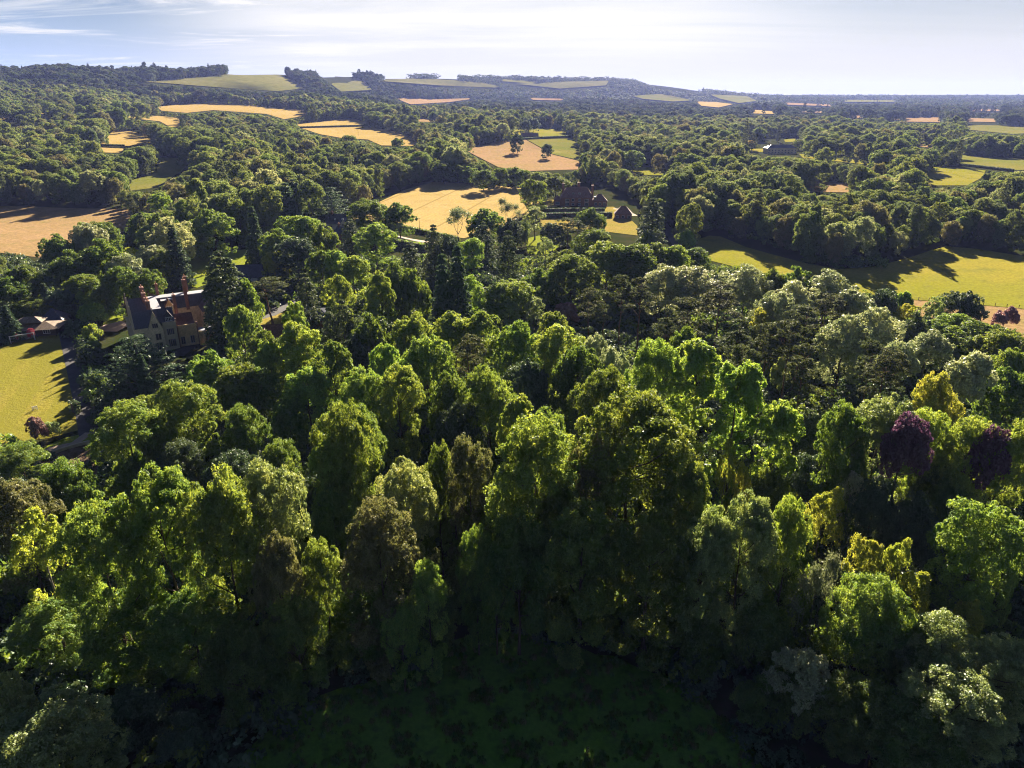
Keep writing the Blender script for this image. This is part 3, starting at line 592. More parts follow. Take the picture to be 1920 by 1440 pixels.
TABLE = """
S 285 888 130 31;M 400 884 125 32;T 500 868 110 30;M 165 935 135 30;Y 60 962 100 24;V 18 900 100 22;O 108 865 100 20
V 510 1010 80 24;S 600 1015 75 22;T 75 1330 200 19;B 8 1262 70 20;I 520 1245 92 9;Z 335 1345 110 7;Z 230 1300 130 9;J 423 1335 34 4
S 100 1140 140 11;S 225 1120 150 16;S 350 1125 140 17;O 440 1175 120 16;E 545 1115 110 17;V 705 950 130 27;T 755 866 105 27;O 820 832 62 25;V 880 822 78 27;E 640 762 110 29
M 625 825 90 24;M 800 1060 72 19;M 748 1128 60 15;O 690 1085 130 14;O 800 1090 105 13;I 640 1150 90 9
S 1005 798 168 33;S 1190 748 195 35;V 1112 812 80 30;L 970 746 66 28;S 1018 775 90 28;O 975 960 130 24;S 1095 955 140 25;S 1225 965 140 25;S 1325 955 110 24
S 1285 868 95 27;Y 1370 826 36 24;Y 1398 868 36 21;M 1242 640 105 30;L 1312 640 88 31;L 1392 680 88 32;L 1466 754 74 27;S 1587 762 84 27;T 1665 742 112 28;$ 1764 703 84 25;M 1750 768 85 25
U 1712 778 86 28;U 1870 800 70 27;M 1845 786 95 27;M 1905 792 90 27;Y 1557 916 72 19;A 1604 886 48 17;T 1405 935 105 27;M 1492 940 80 26;T 1330 965 90 25
Y 1628 1008 72 20;Y 1690 1010 56 20;Y 1722 1072 64 17;E 1643 1082 135 19;D 1547 1045 84 20;Y 1822 1118 60 15;T 1785 1166 120 17;T 1888 1205 115 17;T 1802 1277 160 15;W 1512 1226 110 12
M 1863 945 140 26;R 1912 978 60 20;I 1500 1270 100 9;O 1600 1280 130 11;O 1660 1300 140 12;O 1730 1330 150 12;I 1425 1270 90 8
W 1300 500 92 22;W 1403 498 84 22;O 1455 505 50 20;O 1493 502 64 21;W 1557 508 90 21;W 1490 526 75 20;W 1460 546 66 20;@ 1607 546 84 24;W 1645 576 94 24;W 1593 590 84 23
H 1665 546 48 18;Y 1707 570 52 16;R 1700 548 40 13;B 1757 556 40 17;H 1810 546 72 18;H 1722 588 54 19;M 1800 592 90 16;O 1845 606 125 17;E 1890 622 90 18;X 1893 576 46 9
@ 1750 622 84 25;@ 1833 660 88 26;E 1905 655 70 20;O 1902 692 90 21;P 1673 655 66 25;P 1487 600 66 26;P 1445 605 56 26;P 1390 600 70 25;P 1392 646 62 26;P 1353 530 70 24;P 1293 560 60 24
P 1513 646 58 26;P 1510 572 60 25;P 1560 552 62 24;O 1285 616 62 24;Y 1430 580 40 16;J 1468 662 40 14;H 1515 776 60 17;P 1640 640 50 23;@ 1690 640 74 24
O 1010 505 62 17;O 1073 477 84 21;E 1140 456 94 22;O 1185 460 90 22;O 1225 456 84 21;E 1262 462 64 20;O 1117 430 64 18;H 1037 418 42 15;P 1063 408 34 17;P 1082 413 32 17;O 1106 390 52 19
B 1003 388 42 18;B 1024 446 34 15;F 1227 370 56 27;J 1267 424 14 6;R 1290 433 32 12;O 1300 466 64 16;E 880 312 34 15;O 1042 330 50 18;O 832 305 40 18;E 858 308 36 16;O 1000 336 46 22;Z 1027 357 24 7;O 907 318 40 17;O 937 315 34 16;O 963 313 32 16;O 980 318 32 15
O 747 380 54 20;O 690 375 70 21;D 857 393 56 20;O 912 392 64 21;D 950 375 48 20;H 957 410 42 17;F 655 410 44 20;M 700 420 66 22;F 812 420 46 26;F 768 452 46 18;M 883 447 42 19;H 840 440 50 20;F 905 415 50 22
M 710 511 48 27;O 745 492 70 26;O 772 506 58 24;K 828 472 66 31;K 857 456 68 33;M 880 518 48 19;F 953 430 54 30;E 957 526 90 18;B 957 566 40 13;B 1003 560 40 14;X 1063 569 52 9;P 1107 540 44 22;P 1167 515 42 24
P 1203 520 46 24;P 1133 545 40 22;P 1253 578 46 23;W 1257 498 80 22;O 1060 470 60 18;E 767 593 74 23;E 800 630 90 24;E 850 586 84 22;S 905 586 66 22;E 970 605 74 22;P 880 628 52 23;M 1053 612 96 24;E 1040 586 60 18
W 1117 630 66 22;W 1152 655 64 23;O 1087 650 94 24;H 985 678 84 20;O 1130 690 104 25;R 1015 720 34 13;E 915 690 104 25;M 720 645 64 24;M 680 690 84 25;M 745 690 80 25;S 665 765 90 25;V 850 850 60 18
W 160 420 62 22;O 192 416 54 21;B 150 416 40 22;O 98 440 56 20;E 187 450 78 22;L 300 363 38 24;O 262 398 44 20;O 290 400 50 21;O 337 393 48 22;E 395 393 78 24;O 443 375 50 24;K 470 384 48 29
K 320 420 58 26;B 347 418 34 18;Y 247 463 36 15;W 280 460 54 17;W 230 477 56 17;K 80 530 40 13;O 33 500 66 17;O 12 520 70 15;R 157 546 44 9;R 203 556 24 6;O 192 533 44 12;K 248 520 28 9;X 284 530 40 7
R 170 570 54 9;N 503 333 26 28;N 533 343 28 29;N 549 336 24 29;B 507 380 24 18;C 620 352 60 22;B 362 368 28 19;M 547 405 74 22;M 577 406 46 22;O 604 420 50 22;E 515 430 64 21;H 553 446 72 20;$ 516 470 48 14
F 411 468 92 32;F 398 478 60 29;E 456 523 44 22;P 500 520 58 17;F 570 510 54 23;M 631 516 48 23;M 550 568 44 25;M 553 606 78 24;E 447 573 58 20;O 490 622 62 19;O 440 686 90 18;O 535 752 62 15;M 572 690 80 20
C 250 633 140 17;K 262 662 44 15;E 387 660 78 17;O 320 716 70 17;S 347 716 94 23;S 228 762 112 23;E 290 776 66 20;E 268 742 50 12;K 7 572 48 12;E 30 836 80 9;X 62 782 34 7;J 92 792 34 4
I 178 700 30 6;R 168 608 32 7;R 172 634 28 6;J 168 660 16 4;O 480 690 70 17;S 620 640 66 23;F 640 560 50 24;O 690 590 70 21;F 616 575 46 22;J 690 613 36 9;H 660 640 80 16;H 720 600 60 17;M 500 640 50 19
O 60 560 60 9;H 110 545 60 10;O 150 515 60 14;O 220 500 60 18;O 275 505 50 16;O 300 470 40 16;O 130 470 70 20;O 600 470 54 19;M 660 480 60 21;M 630 470 50 19
O 450 760 80 20;O 520 830 80 18;H 430 850 90 17;O 480 920 90 18;O 250 850 70 17;H 330 830 80 17;H 860 760 80 19;O 840 700 70 22;H 1010 880 60 20;O 900 900 80 18;O 930 960 70 17;S 893 985 60 22;E 1050 905 100 24;E 1010 900 70 21;O 900 1040 60 16;E 930 1020 70 19;I 880 1057 90 8;I 945 1047 80 9;E 1120 1010 90 18;I 1010 1072 110 9;I 1090 1082 120 9;I 1170 1102 110 9;I 1250 1132 110 9;I 1330 1172 100 9;I 800 1107 110 9;I 720 1152 100 8;I 580 1172 110 9;O 620 920 80 18;H 560 900 70 16
O 1450 880 80 17;H 1520 850 90 16;O 1500 1020 70 17;H 1650 900 80 17;H 1720 930 90 17;O 1790 900 80 17;H 1820 1000 90 17;O 1730 1160 80 15;O 1440 1130 90 14;H 1380 780 70 17;O 1760 860 70 18;O 1600 840 60 20
"""
for row in TABLE.replace('\n', ';').split(';'):
    if row.strip():
        c, u, v, w, h = row.split(); f, l = CODE[c]; plant_px(float(u), float(v), float(w), f, l, float(h))
# lone field and hedgerow trees farther off
for u, v, w, h, c in [(970, 250, 24, 24, 'H'), (1026, 270, 20, 17, 'H'), (1188, 282, 38, 20, 'O'), (611, 228, 9, 11, 'O'), (655, 252, 28, 18, 'O'), (745, 258, 22, 16, 'O'), (800, 262, 36, 18, 'O'), (1000, 222, 22, 22, 'H'), (985, 224, 20, 22, 'H'), (1413, 248, 18, 24, 'F'), (1462, 236, 10, 26, 'F'), (1500, 262, 24, 14, 'O'),
                        (1570, 263, 34, 16, 'H'), (1660, 270, 26, 18, 'H'), (1690, 262, 34, 22, 'H'), (1680, 290, 24, 12, 'X'), (1785, 262, 40, 22, 'O'), (1140, 268, 44, 22, 'O'), (1105, 285, 34, 17, 'O')]:
    f, l = CODE[c]; plant_px(u, v, w, f, l, h)
# ------------------------------------------------------------------ scattered woodland
BUILT_POLYS = [[(190,560),(400,530),(400,700),(190,700)], [(1035,350),(1140,345),(1200,385),(1200,435),(1010,430),(1000,372)], [(600,395),(670,395),(670,480),(600,480)], [(10,590),(125,560),(125,660),(10,660)],
               [(1425,258),(1505,258),(1505,292),(1425,292)]]
def in_any(polys, u, v):
    r = np.zeros(np.shape(u), bool)
    for p in polys:
        p = np.array(p); bb = (u > p[:, 0].min()) & (u < p[:, 0].max()) & (v > p[:, 1].min()) & (v < p[:, 1].max())
        if bb.any(): i = np.nonzero(bb)[0]; r[i] |= inside(p, u[i], v[i])
    return r
rng = np.random.default_rng(77)
def candidates(y0, y1, s, amax=0.80):
    X, Y = np.meshgrid(np.arange(-amax * y1, amax * y1, s), np.arange(y0, y1, s)); X = X.ravel(); Y = Y.ravel()
    X = X + rng.uniform(-0.45, 0.45, X.size) * s; Y = Y + rng.uniform(-0.45, 0.45, Y.size) * s
    k = np.abs(X) < amax * Y + 20; return X[k], Y[k]
def clear_of(X, Y, H, Wd):
    """keep those whose foot is off the fields and whose crown hides none of them"""
    Z = ground(X, Y); u, v, d = project(X, Y, Z); bad = in_any(FIELD_POLYS + BUILT_POLYS, u, v)
    for f, s in ((0.35, 0.0), (0.5, -0.5), (0.5, 0.5), (0.75, -0.52), (0.75, 0.0), (0.75, 0.52), (0.9, -0.36), (0.9, 0.36), (1.02, 0.0)):
        a, b, _ = project(X + s * Wd, Y, Z + f * H); bad |= in_any(FIELD_POLYS + BUILT_POLYS, a, b)
    return ~bad, Z
# tree kinds of the far wood: (form, look, share)
FAR = [('dome', 'oak', 0.24), ('dome', 'holm', 0.10), ('tall', 'oak', 0.24), ('tall', 'syc', 0.16), ('dome', 'olive', 0.08), ('willow', 'pale', 0.07), ('fir', 'fir', 0.06), ('column', 'oak', 0.03)]
sh = np.array([f[2] for f in FAR]); sh /= sh.sum()
XX = []; YY = []; HH = []; WW = []; KK = []; LL = []
def shape_trees(X, Y, k, big=1.0):
    H = rng.normal(18.5, 4.2, X.size).clip(9, 28) * (0.85 + 0.3 * np.sin(X / 90 + Y / 140) ** 2); Wd = H * rng.uniform(0.52, 0.84, X.size) * big
    slim = np.array([FAR[i][0] in ('fir', 'column') for i in k]); Wd = np.where(slim, Wd * 0.5, Wd); H = np.where(slim, H * 1.25, H); return H, Wd
def grove(X, Y):
    """kinds come in stands, not mixed tree by tree"""
    q = 0.5 + 0.5 * np.sin(X / 61 + 1.7 * np.sin(Y / 83)) * np.cos(Y / 57 + X / 151); q = (q * 0.7 + rng.uniform(0, 1, X.size) * 0.6) % 1.0
    return np.searchsorted(np.cumsum(sh), q).clip(0, len(FAR) - 1)
MX = np.array([t['X'] for t in TREES]); MY = np.array([t['Y'] for t in TREES]); MR = np.array([t['w'] for t in TREES]) * 0.5
for y0, y1, s, big in [(300, 900, 9.8, 1.0), (900, 1800, 12.4, 1.12), (1800, 3400, 17.5, 1.4), (3400, 7500, 27.0, 1.9)]:
    X, Y = candidates(y0, y1, s); k = grove(X, Y); H, Wd = shape_trees(X, Y, k, big)
    edge = (X > 150) & (Y < 425); H = np.where(edge, H * 0.84, H); Wd = np.where(edge, Wd * 0.8, Wd)
    ok, Z = clear_of(X, Y, H, Wd)
    for small in (0.62, 0.36):          # lower growth along the edges where a full tree would stand across a field
        if y0 >= 1800: break
        o2, _ = clear_of(X, Y, H * small, Wd * small); new = o2 & ~ok; H = np.where(new, H * small, H); Wd = np.where(new, Wd * small * 1.15, Wd); ok |= o2
    if y0 < 400:
        for i in range(0, len(MX)):
            ok &= (np.hypot(X - MX[i], Y - MY[i]) > 0.75 * MR[i] + 2.2)
        uu, vv, _ = project(X, Y, Z + H)
        # the grounds of the big house and the near wood were set out tree by tree
        near = inside([(-300, 560), (0, 480), (250, 440), (420, 385), (560, 330), (700, 380), (1000, 440), (1240, 440), (1330, 470), (1600, 560), (1700, 590), (2200, 620), (2200, 1500), (-300, 1500)], uu, vv)
        ok &= ~near
    uu, vv, d = project(X, Y, Z + H); ok &= (uu > -160) & (uu < 2080)
    XX.append(X[ok]); YY.append(Y[ok]); HH.append(H[ok]); WW.append(Wd[ok]); KK.append(k[ok]); LL.append(np.full(ok.sum(), 0 if y0 < 1700 else (1 if y0 < 3000 else 2)))
X, Y, H, Wd, K, LV = map(np.concatenate, (XX, YY, HH, WW, KK, LL))
Z = ground(X, Y)
# drop what the lie of the land itself hides
vis = np.ones(X.size, bool); top = Z + H
for f in np.linspace(0.15, 0.97, 24):
    vis &= (HCAM + (top + 14 - HCAM) * f) > ground(X * f, Y * f)
vis |= Y < 1200
X, Y, Z, H, Wd, K, LV = (q[vis] for q in (X, Y, Z, H, Wd, K, LV))
order = np.argsort(Y - Wd * 4); uu, vv, dd = project(X, Y, Z + H * 0.8)
MAX_SINGLE = 300
n_single = 0; single = np.zeros(X.size, bool)
for i in order:
    if len(TREES) >= MAX_SINGLE: break
    if -5 < uu[i] < 1925 and Y[i] > 330:
        f, l, _ = FAR[K[i]]; plant(X[i], Y[i], H[i], Wd[i], f, l); single[i] = True
keep = ~single; X, Y, Z, H, Wd, K, LV = (q[keep] for q in (X, Y, Z, H, Wd, K, LV))

def far_proto(form, look, level, seed):
    """a lighter model of the same form for a tree seen from afar; crown and stem in one mesh"""
    if level < 2:
        me = PROTO[form][seed % len(PROTO[form])][0].copy(); me.materials[0] = LOOKS[('mid_' if level == 0 else 'far_') + look]; return bpy.data.objects.new('mid_tree', me)
    r = np.random.default_rng(seed); nc, per, size = [(17, 120, 0.60), (12, 50, 0.95), (9, 22, 1.6)][level]
    prof, H0, R0, z0 = {'dome': (prof_dome, 22, 9, 3.0), 'tall': (prof_tall, 28, 8, 3.0), 'willow': (prof_dome, 20, 7.5, 2.0), 'fir': (prof_cone, 29, 6.2, 1.5), 'column': (prof_col, 28, 4.8, 2.5)}[form]
    t = r.uniform(0, 1, nc * 6); t = t[r.uniform(0, 1.05, nc * 6) < prof(t) + 0.15][:nc]; n = len(t); ph = r.uniform(0, 6.283, n)
    rad = R0 * 0.44 * r.uniform(0.7, 1.25, n); rr = np.maximum(R0 * prof(t) * (1 + 0.2 * np.sin(3 * ph + 4 * t + seed)) * (1 - 0.2 * r.uniform(0, 1, n) ** 2) - rad * 0.6, 0)
    C = np.stack([rr * np.cos(ph), rr * np.sin(ph), z0 + (H0 - z0 - 1) * t], 1); out = unit((C - np.array([0, 0, z0 + (H0 - z0) * 0.35])) * np.array([1, 1, 0.8]))
    P, Nn = clumps_to_leaves(r, C, rad, out, per, size, 0.8, [12, 7, 4][level], 0.5, 0.3); me = leaf_mesh('far_tree', P, Nn, size, 0.7, rng=r)
    me.materials.append(LOOKS[('mid_' if level == 0 else 'far_') + look]); o = bpy.data.objects.new('far_tree', me); return o
PCOL = bpy.data.collections.new('far_tree_kinds'); pindex = {}
names = []
for ki, (f, l, _) in enumerate(FAR):
    for lv in range(3):
        for s in range(2):
            o = far_proto(f, l, lv, 1000 + ki * 20 + lv * 4 + s); o.name = 'k%03d' % len(names); names.append(o); pindex[(ki, lv, s)] = len(names) - 1; PCOL.objects.link(o)
HN = {'dome': (22, 18), 'tall': (28, 16), 'willow': (20, 15), 'fir': (29, 12.4), 'column': (28, 9.6)}
def instanced(name, P, scale, rot, idx, coll, label):
    """one object whose points each carry a copy of one of the kinds in coll"""
    me = bpy.data.meshes.new(name); me.from_pydata([tuple(p) for p in P.tolist()], [], [])
    a = me.attributes.new('scl', 'FLOAT_VECTOR', 'POINT'); a.data.foreach_set('vector', scale.astype(np.float32).ravel())
    a = me.attributes.new('turn', 'FLOAT', 'POINT'); a.data.foreach_set('value', rot.astype(np.float32))
    a = me.attributes.new('which', 'INT', 'POINT'); a.data.foreach_set('value', idx.astype(np.int32))
    o = bpy.data.objects.new(name, me); COL.objects.link(o)
    g = bpy.data.node_groups.new(name, 'GeometryNodeTree'); g.interface.new_socket('Geometry', in_out='INPUT', socket_type='NodeSocketGeometry'); g.interface.new_socket('Geometry', in_out='OUTPUT', socket_type='NodeSocketGeometry')
    gi = g.nodes.new('NodeGroupInput'); go = g.nodes.new('NodeGroupOutput'); ip = g.nodes.new('GeometryNodeInstanceOnPoints'); ci = g.nodes.new('GeometryNodeCollectionInfo')
    ci.inputs['Collection'].default_value = coll; ci.inputs['Separate Children'].default_value = True; ci.inputs['Reset Children'].default_value = True; ip.inputs['Pick Instance'].default_value = True
    def at(nm, ty):
        q = g.nodes.new('GeometryNodeInputNamedAttribute'); q.data_type = ty; q.inputs['Name'].default_value = nm; return q.outputs['Attribute']
    cx = g.nodes.new('ShaderNodeCombineXYZ'); g.links.new(at('turn', 'FLOAT'), cx.inputs[2]); er = g.nodes.new('FunctionNodeEulerToRotation'); g.links.new(cx.outputs[0], er.inputs[0])
    g.links.new(gi.outputs[0], ip.inputs['Points']); g.links.new(ci.outputs[0], ip.inputs['Instance']); g.links.new(at('which', 'INT'), ip.inputs['Instance Index']); g.links.new(er.outputs[0], ip.inputs['Rotation']); g.links.new(at('scl', 'FLOAT_VECTOR'), ip.inputs['Scale'])
    g.links.new(ip.outputs[0], go.inputs[0]); md = o.modifiers.new('scatter', 'NODES'); md.node_group = g
    return tag(o, label, kind='stuff')
nI = X.size; idx = np.array([pindex[(int(K[i]), int(LV[i]), int(rng.integers(0, 2)))] for i in range(nI)])
hn = np.array([HN[FAR[int(k)][0]] for k in K]); sx = Wd / hn[:, 1]; sz = H / hn[:, 0]
instanced('distant_woodland', np.stack([X, Y, Z - 0.3], 1), np.stack([sx, sx, sz], 1), rng.uniform(0, 6.28, nI), idx, PCOL, 'dense dark green broadleaf woodland covering the valley and the hills')

# brushwood under the near trees
UCOL = bpy.data.collections.new('brush_kinds')
for s, l in enumerate(('holm', 'oak', 'holm')):
    r = np.random.default_rng(400 + s); nc = 16; ph = r.uniform(0, 6.28, nc); rr = 2.6 * np.sqrt(r.uniform(0, 1, nc)); C = np.stack([rr * np.cos(ph), rr * np.sin(ph), r.uniform(0.4, 2.2, nc)], 1)
    P, Nn = clumps_to_leaves(r, C, r.uniform(0.8, 1.3, nc), unit(C * np.array([1, 1, .5]) + np.array([0, 0, .8])), 60, 0.26, 0.8, 6); me = leaf_mesh('brush', P, Nn, 0.26, rng=r); me.materials.append(LOOKS[l])
    o = bpy.data.objects.new('u%03d' % s, me); UCOL.objects.link(o)
bx, by = candidates(48, 340, 5.0, 0.85); bz = ground(bx, by); u_, v_, _ = project(bx, by, bz); ok = ~in_any(FIELD_POLYS + BUILT_POLYS, u_, v_)
u2, v2, _ = project(bx, by, bz + 2.6); ok &= ~in_any(FIELD_POLYS + BUILT_POLYS, u2, v2); bx, by, bz = bx[ok], by[ok], bz[ok]
s_ = rng.uniform(0.55, 1.5, bx.size); instanced('undergrowth', np.stack([bx, by, bz - 0.2], 1), np.stack([s_, s_, s_ * rng.uniform(0.7, 1.5, bx.size)], 1), rng.uniform(0, 6.28, bx.size), rng.integers(0, 3, bx.size), UCOL, 'dark shrubby undergrowth beneath the near trees')

# tussocks of grass in the shaded clearing
TCOL = bpy.data.collections.new('tussock_kinds')
for s in range(3):
    r = np.random.default_rng(500 + s); n = 46; a = r.uniform(0, 6.28, n); q = 0.28 * np.sqrt(r.uniform(0, 1, n)); P = np.stack([q * np.cos(a), q * np.sin(a), r.uniform(0.08, 0.3, n)], 1)
    me = leaf_mesh('tussock', P, np.stack([np.cos(a), np.sin(a), r.uniform(-0.1, 0.6, n)], 1), 0.2, 0.16, np.tile(np.array([[0, 0, 1.0]]), (n, 1)), r); me.materials.append(LOOKS[('oak', 'olive', 'green')[s]]); TCOL.objects.link(bpy.data.objects.new('t%03d' % s, me))
CLEARING = [spot(u, v) for u, v in [(330,1560),(430,1440),(560,1330),(640,1290),(760,1250),(870,1195),(915,1172),(1000,1195),(1150,1230),(1300,1290),(1400,1390),(1430,1440),(1500,1560)]]
tx, ty = rng.uniform(-32, 32, 9000), rng.uniform(42, 86, 9000); k = inside(CLEARING, tx, ty); k &= (np.sin(tx * 0.9 + ty * 0.5) + np.sin(ty * 1.3 - tx * 0.4) + rng.normal(size=tx.size)) > 0.6; tx, ty = tx[k], ty[k]; ts = rng.uniform(0.6, 1.9, tx.size)
instanced('grass_tussocks', np.stack([tx, ty, ground(tx, ty) + 0.03], 1), np.stack([ts, ts, ts * 0.9], 1), rng.uniform(0, 6.28, tx.size), rng.integers(0, 3, tx.size), TCOL, 'rough grass tussocks across the shaded clearing')
# ------------------------------------------------------------------ buildings and other built things
def tiles(name, col, var=0.3, rows=0.25, rough=0.75, spec=0.3):
    m, nt = new_mat(name); tcn = N(nt, 'ShaderNodeTexCoord'); b_ = N(nt, 'ShaderNodeTexBrick'); mp = N(nt, 'ShaderNodeMapping'); nt.links.new(tcn.outputs['Object'], mp.inputs[0]); mp.inputs['Rotation'].default_value = (R(90), 0, R(31))
    nt.links.new(mp.outputs[0], b_.inputs['Vector']); setin(b_, Scale=1.0); b_.inputs['Brick Width'].default_value = rows * 1.6; b_.inputs['Row Height'].default_value = rows; b_.inputs['Mortar Size'].default_value = 0.02
    b_.inputs['Color1'].default_value = (*[c * (1 - var) for c in col], 1); b_.inputs['Color2'].default_value = (*[min(1, c * (1 + var)) for c in col], 1); b_.inputs['Mortar'].default_value = (*[c * 0.6 for c in col], 1)
    f = noise(nt, tcn.outputs['Object'], 0.5, 4, 0.6); c = mixc(nt, 1.0, b_.outputs[0], mixc(nt, f, (0.65, 0.65, 0.65), (1.3, 1.28, 1.25)), 'MULTIPLY')
    p = N(nt, 'ShaderNodeBsdfPrincipled'); nt.links.new(c, p.inputs['Base Color']); setin(p, Roughness=rough); p.inputs['Specular IOR Level'].default_value = spec; return finish(m, nt, p.outputs[0])
STONE = tiles('cream_stone', (0.62, 0.51, 0.34), 0.16, 0.4); GOLD = tiles('golden_stone', (0.58, 0.41, 0.20), 0.16, 0.4); BRICK = tiles('red_brick', (0.24, 0.125, 0.088), 0.25, 0.16)
SLATE = tiles('slate', (0.055, 0.06, 0.085), 0.25, 0.3, 0.5, 0.5); BROWN_TILE = tiles('brown_tile', (0.13, 0.065, 0.045), 0.25, 0.3); PURPLE_TILE = tiles('plum_tile', (0.20, 0.12, 0.105), 0.25, 0.3); THATCH = tiles('weathered_shingle', (0.21, 0.16, 0.12), 0.2, 0.35)
LEAD = plain('lead', (0.24, 0.255, 0.30), 0.75, 0.15, 0.4, 0.5); DRESSED = plain('dressed_stone', (0.42, 0.35, 0.24), 0.8, 0.15, 1.0); WHITE = plain('white_paint', (0.66, 0.66, 0.64), 0.5, 0.05, 1.0); TIMBER = plain('dark_timber', (0.075, 0.055, 0.042), 0.85, 0.3, 1.5)
RENDER = plain('pale_render', (0.62, 0.58, 0.52), 0.85, 0.12, 0.6); POT = plain('clay_pot', (0.42, 0.22, 0.12), 0.8, 0.2, 1.0); STEEL = plain('galvanised_steel', (0.42, 0.43, 0.45), 0.45, 0.15, 2.0, 0.5, 0.6); NET = plain('white_net', (0.6, 0.6, 0.6), 0.8, 0.1, 2.0); POLE = plain('weathered_pole', (0.15, 0.11, 0.08), 0.9, 0.3, 1.0)
gm, nt = new_mat('window_glass'); p_ = N(nt, 'ShaderNodeBsdfPrincipled'); p_.inputs['Base Color'].default_value = (0.03, 0.035, 0.045, 1); setin(p_, Roughness=0.08); p_.inputs['Specular IOR Level'].default_value = 0.6; GLASS = finish(gm, nt, p_.outputs[0])
SIDES = {'front': ((1, 0), (0, -1)), 'left': ((0, -1), (-1, 0)), 'right': ((0, 1), (1, 0)), 'back': ((-1, 0), (0, 1))}
def wbox(mb, o, side, a0, a1, z0, z1, d0, d1):
    """a box lying on a wall: a along it, d out from it"""
    e, n = SIDES[side]; x = [o[0] + e[0] * a + n[0] * d for a in (a0, a1) for d in (d0, d1)]; y = [o[1] + e[1] * a + n[1] * d for a in (a0, a1) for d in (d0, d1)]
    mb.box(min(x), max(x), min(y), max(y), z0, z1)
def window(parent, o, side, a, z, w, h, lights=2, frame=WHITE, bar=0.09):
    f = MB(); t = bar
    wbox(f, o, side, a - w / 2 - t, a + w / 2 + t, z - t, z, 0.0, 0.12); wbox(f, o, side, a - w / 2 - t, a + w / 2 + t, z + h, z + h + t, 0.0, 0.12)
    for k in range(lights + 1):
        c = a - w / 2 + w * k / lights; wbox(f, o, side, c - t / 2, c + t / 2, z, z + h, 0.0, 0.11)
    fo = f.build('window', frame, parent); g = MB(); wbox(g, o, side, a - w / 2, a + w / 2, z, z + h, -0.03, 0.05); g.build('pane', GLASS, fo); return fo
def gable_prism(x0, x1, y0, y1, z, h, axis, over=0.35, th=0.22):
    """two roof slopes, each a thick slab"""
    mb = MB()
    if axis == 'x':
        ym = (y0 + y1) / 2; a, b = x0 - over, x1 + over
        for ye, s in ((y0, -1), (y1, 1)):
            k = h / abs(ym - ye); ye2 = ye + s * over; ze = z - over * k
            q = [(a, ye2, ze), (b, ye2, ze), (b, ym, z + h), (a, ym, z + h)]
            mb.add(q + [(p[0], p[1], p[2] + th) for p in q], [(0, 1, 2, 3), (7, 6, 5, 4), (0, 4, 5, 1), (1, 5, 6, 2), (2, 6, 7, 3), (3, 7, 4, 0)])
    else:
        xm = (x0 + x1) / 2; a, b = y0 - over, y1 + over
        for xe, s in ((x0, -1), (x1, 1)):
            k = h / abs(xm - xe); xe2 = xe + s * over; ze = z - over * k
            q = [(xe2, a, ze), (xe2, b, ze), (xm, b, z + h), (xm, a, z + h)]
            mb.add(q + [(p[0], p[1], p[2] + th) for p in q], [(0, 1, 2, 3), (7, 6, 5, 4), (0, 4, 5, 1), (1, 5, 6, 2), (2, 6, 7, 3), (3, 7, 4, 0)])
    return mb
def gable_walls(mb, x0, x1, y0, y1, z0, z, h, axis):
    mb.box(x0, x1, y0, y1, z0, z)
    if axis == 'x':
        ym = (y0 + y1) / 2
        for xa, xb in ((x0, x0 + 0.3), (x1 - 0.3, x1)): mb.add([(xa, y0, z), (xa, y1, z), (xa, ym, z + h), (xb, y0, z), (xb, y1, z), (xb, ym, z + h)], [(0, 2, 1), (3, 4, 5), (0, 3, 5, 2), (1, 2, 5, 4)])
    else:
        xm = (x0 + x1) / 2
        for ya, yb in ((y0, y0 + 0.3), (y1 - 0.3, y1)): mb.add([(x0, ya, z), (x1, ya, z), (xm, ya, z + h), (x0, yb, z), (x1, yb, z), (xm, yb, z + h)], [(0, 1, 2), (3, 5, 4), (0, 2, 5, 3), (1, 4, 5, 2)])
    return mb
def hip(mb, x0, x1, y0, y1, z, h, over=0.4, cut=1.0):
    x0 -= over; x1 += over; y0 -= over; y1 += over; ym = (y0 + y1) / 2; r = (y1 - y0) / 2 * cut
    if (x1 - x0) < (y1 - y0):
        r = (x1 - x0) / 2 * cut; xm = (x0 + x1) / 2; t = [(xm, y0 + r, z + h), (xm, y1 - r, z + h)]; f = [(0, 1, 4), (1, 2, 5, 4), (2, 3, 5), (3, 0, 4, 5)]
    else: t = [(x0 + r, ym, z + h), (x1 - r, ym, z + h)]; f = [(0, 1, 5, 4), (1, 2, 5), (2, 3, 4, 5), (3, 0, 4)]
    return mb.add([(x0, y0, z), (x1, y0, z), (x1, y1, z), (x0, y1, z)] + t, f + [(3, 2, 1, 0)])
def chimney(parent, x, y, z0, z1, wx, wy, mat=BRICK, pots=2):
    mb = MB(); mb.box(x - wx / 2, x + wx / 2, y - wy / 2, y + wy / 2, z0, z1 - 0.5); mb.box(x - wx / 2 - 0.12, x + wx / 2 + 0.12, y - wy / 2 - 0.12, y + wy / 2 + 0.12, z1 - 0.5, z1 - 0.15); mb.box(x - wx / 2 - 0.03, x + wx / 2 + 0.03, y - wy / 2 - 0.03, y + wy / 2 + 0.03, z1 - 0.15, z1)
    c = mb.build('chimney', mat, parent)
    for k in range(pots):
        f = (k + 0.5) / pots - 0.5; px_, py_ = (x + f * wx, y) if wx > wy else (x, y + f * wy)
        MB().tube([(px_, py_, z1), (px_, py_, z1 + 0.35), (px_, py_, z1 + 0.7)], [0.2, 0.17, 0.19], 8).build('chimney_pot', POT, c)
    return c
def at_px(u, v): return spot(u, v)

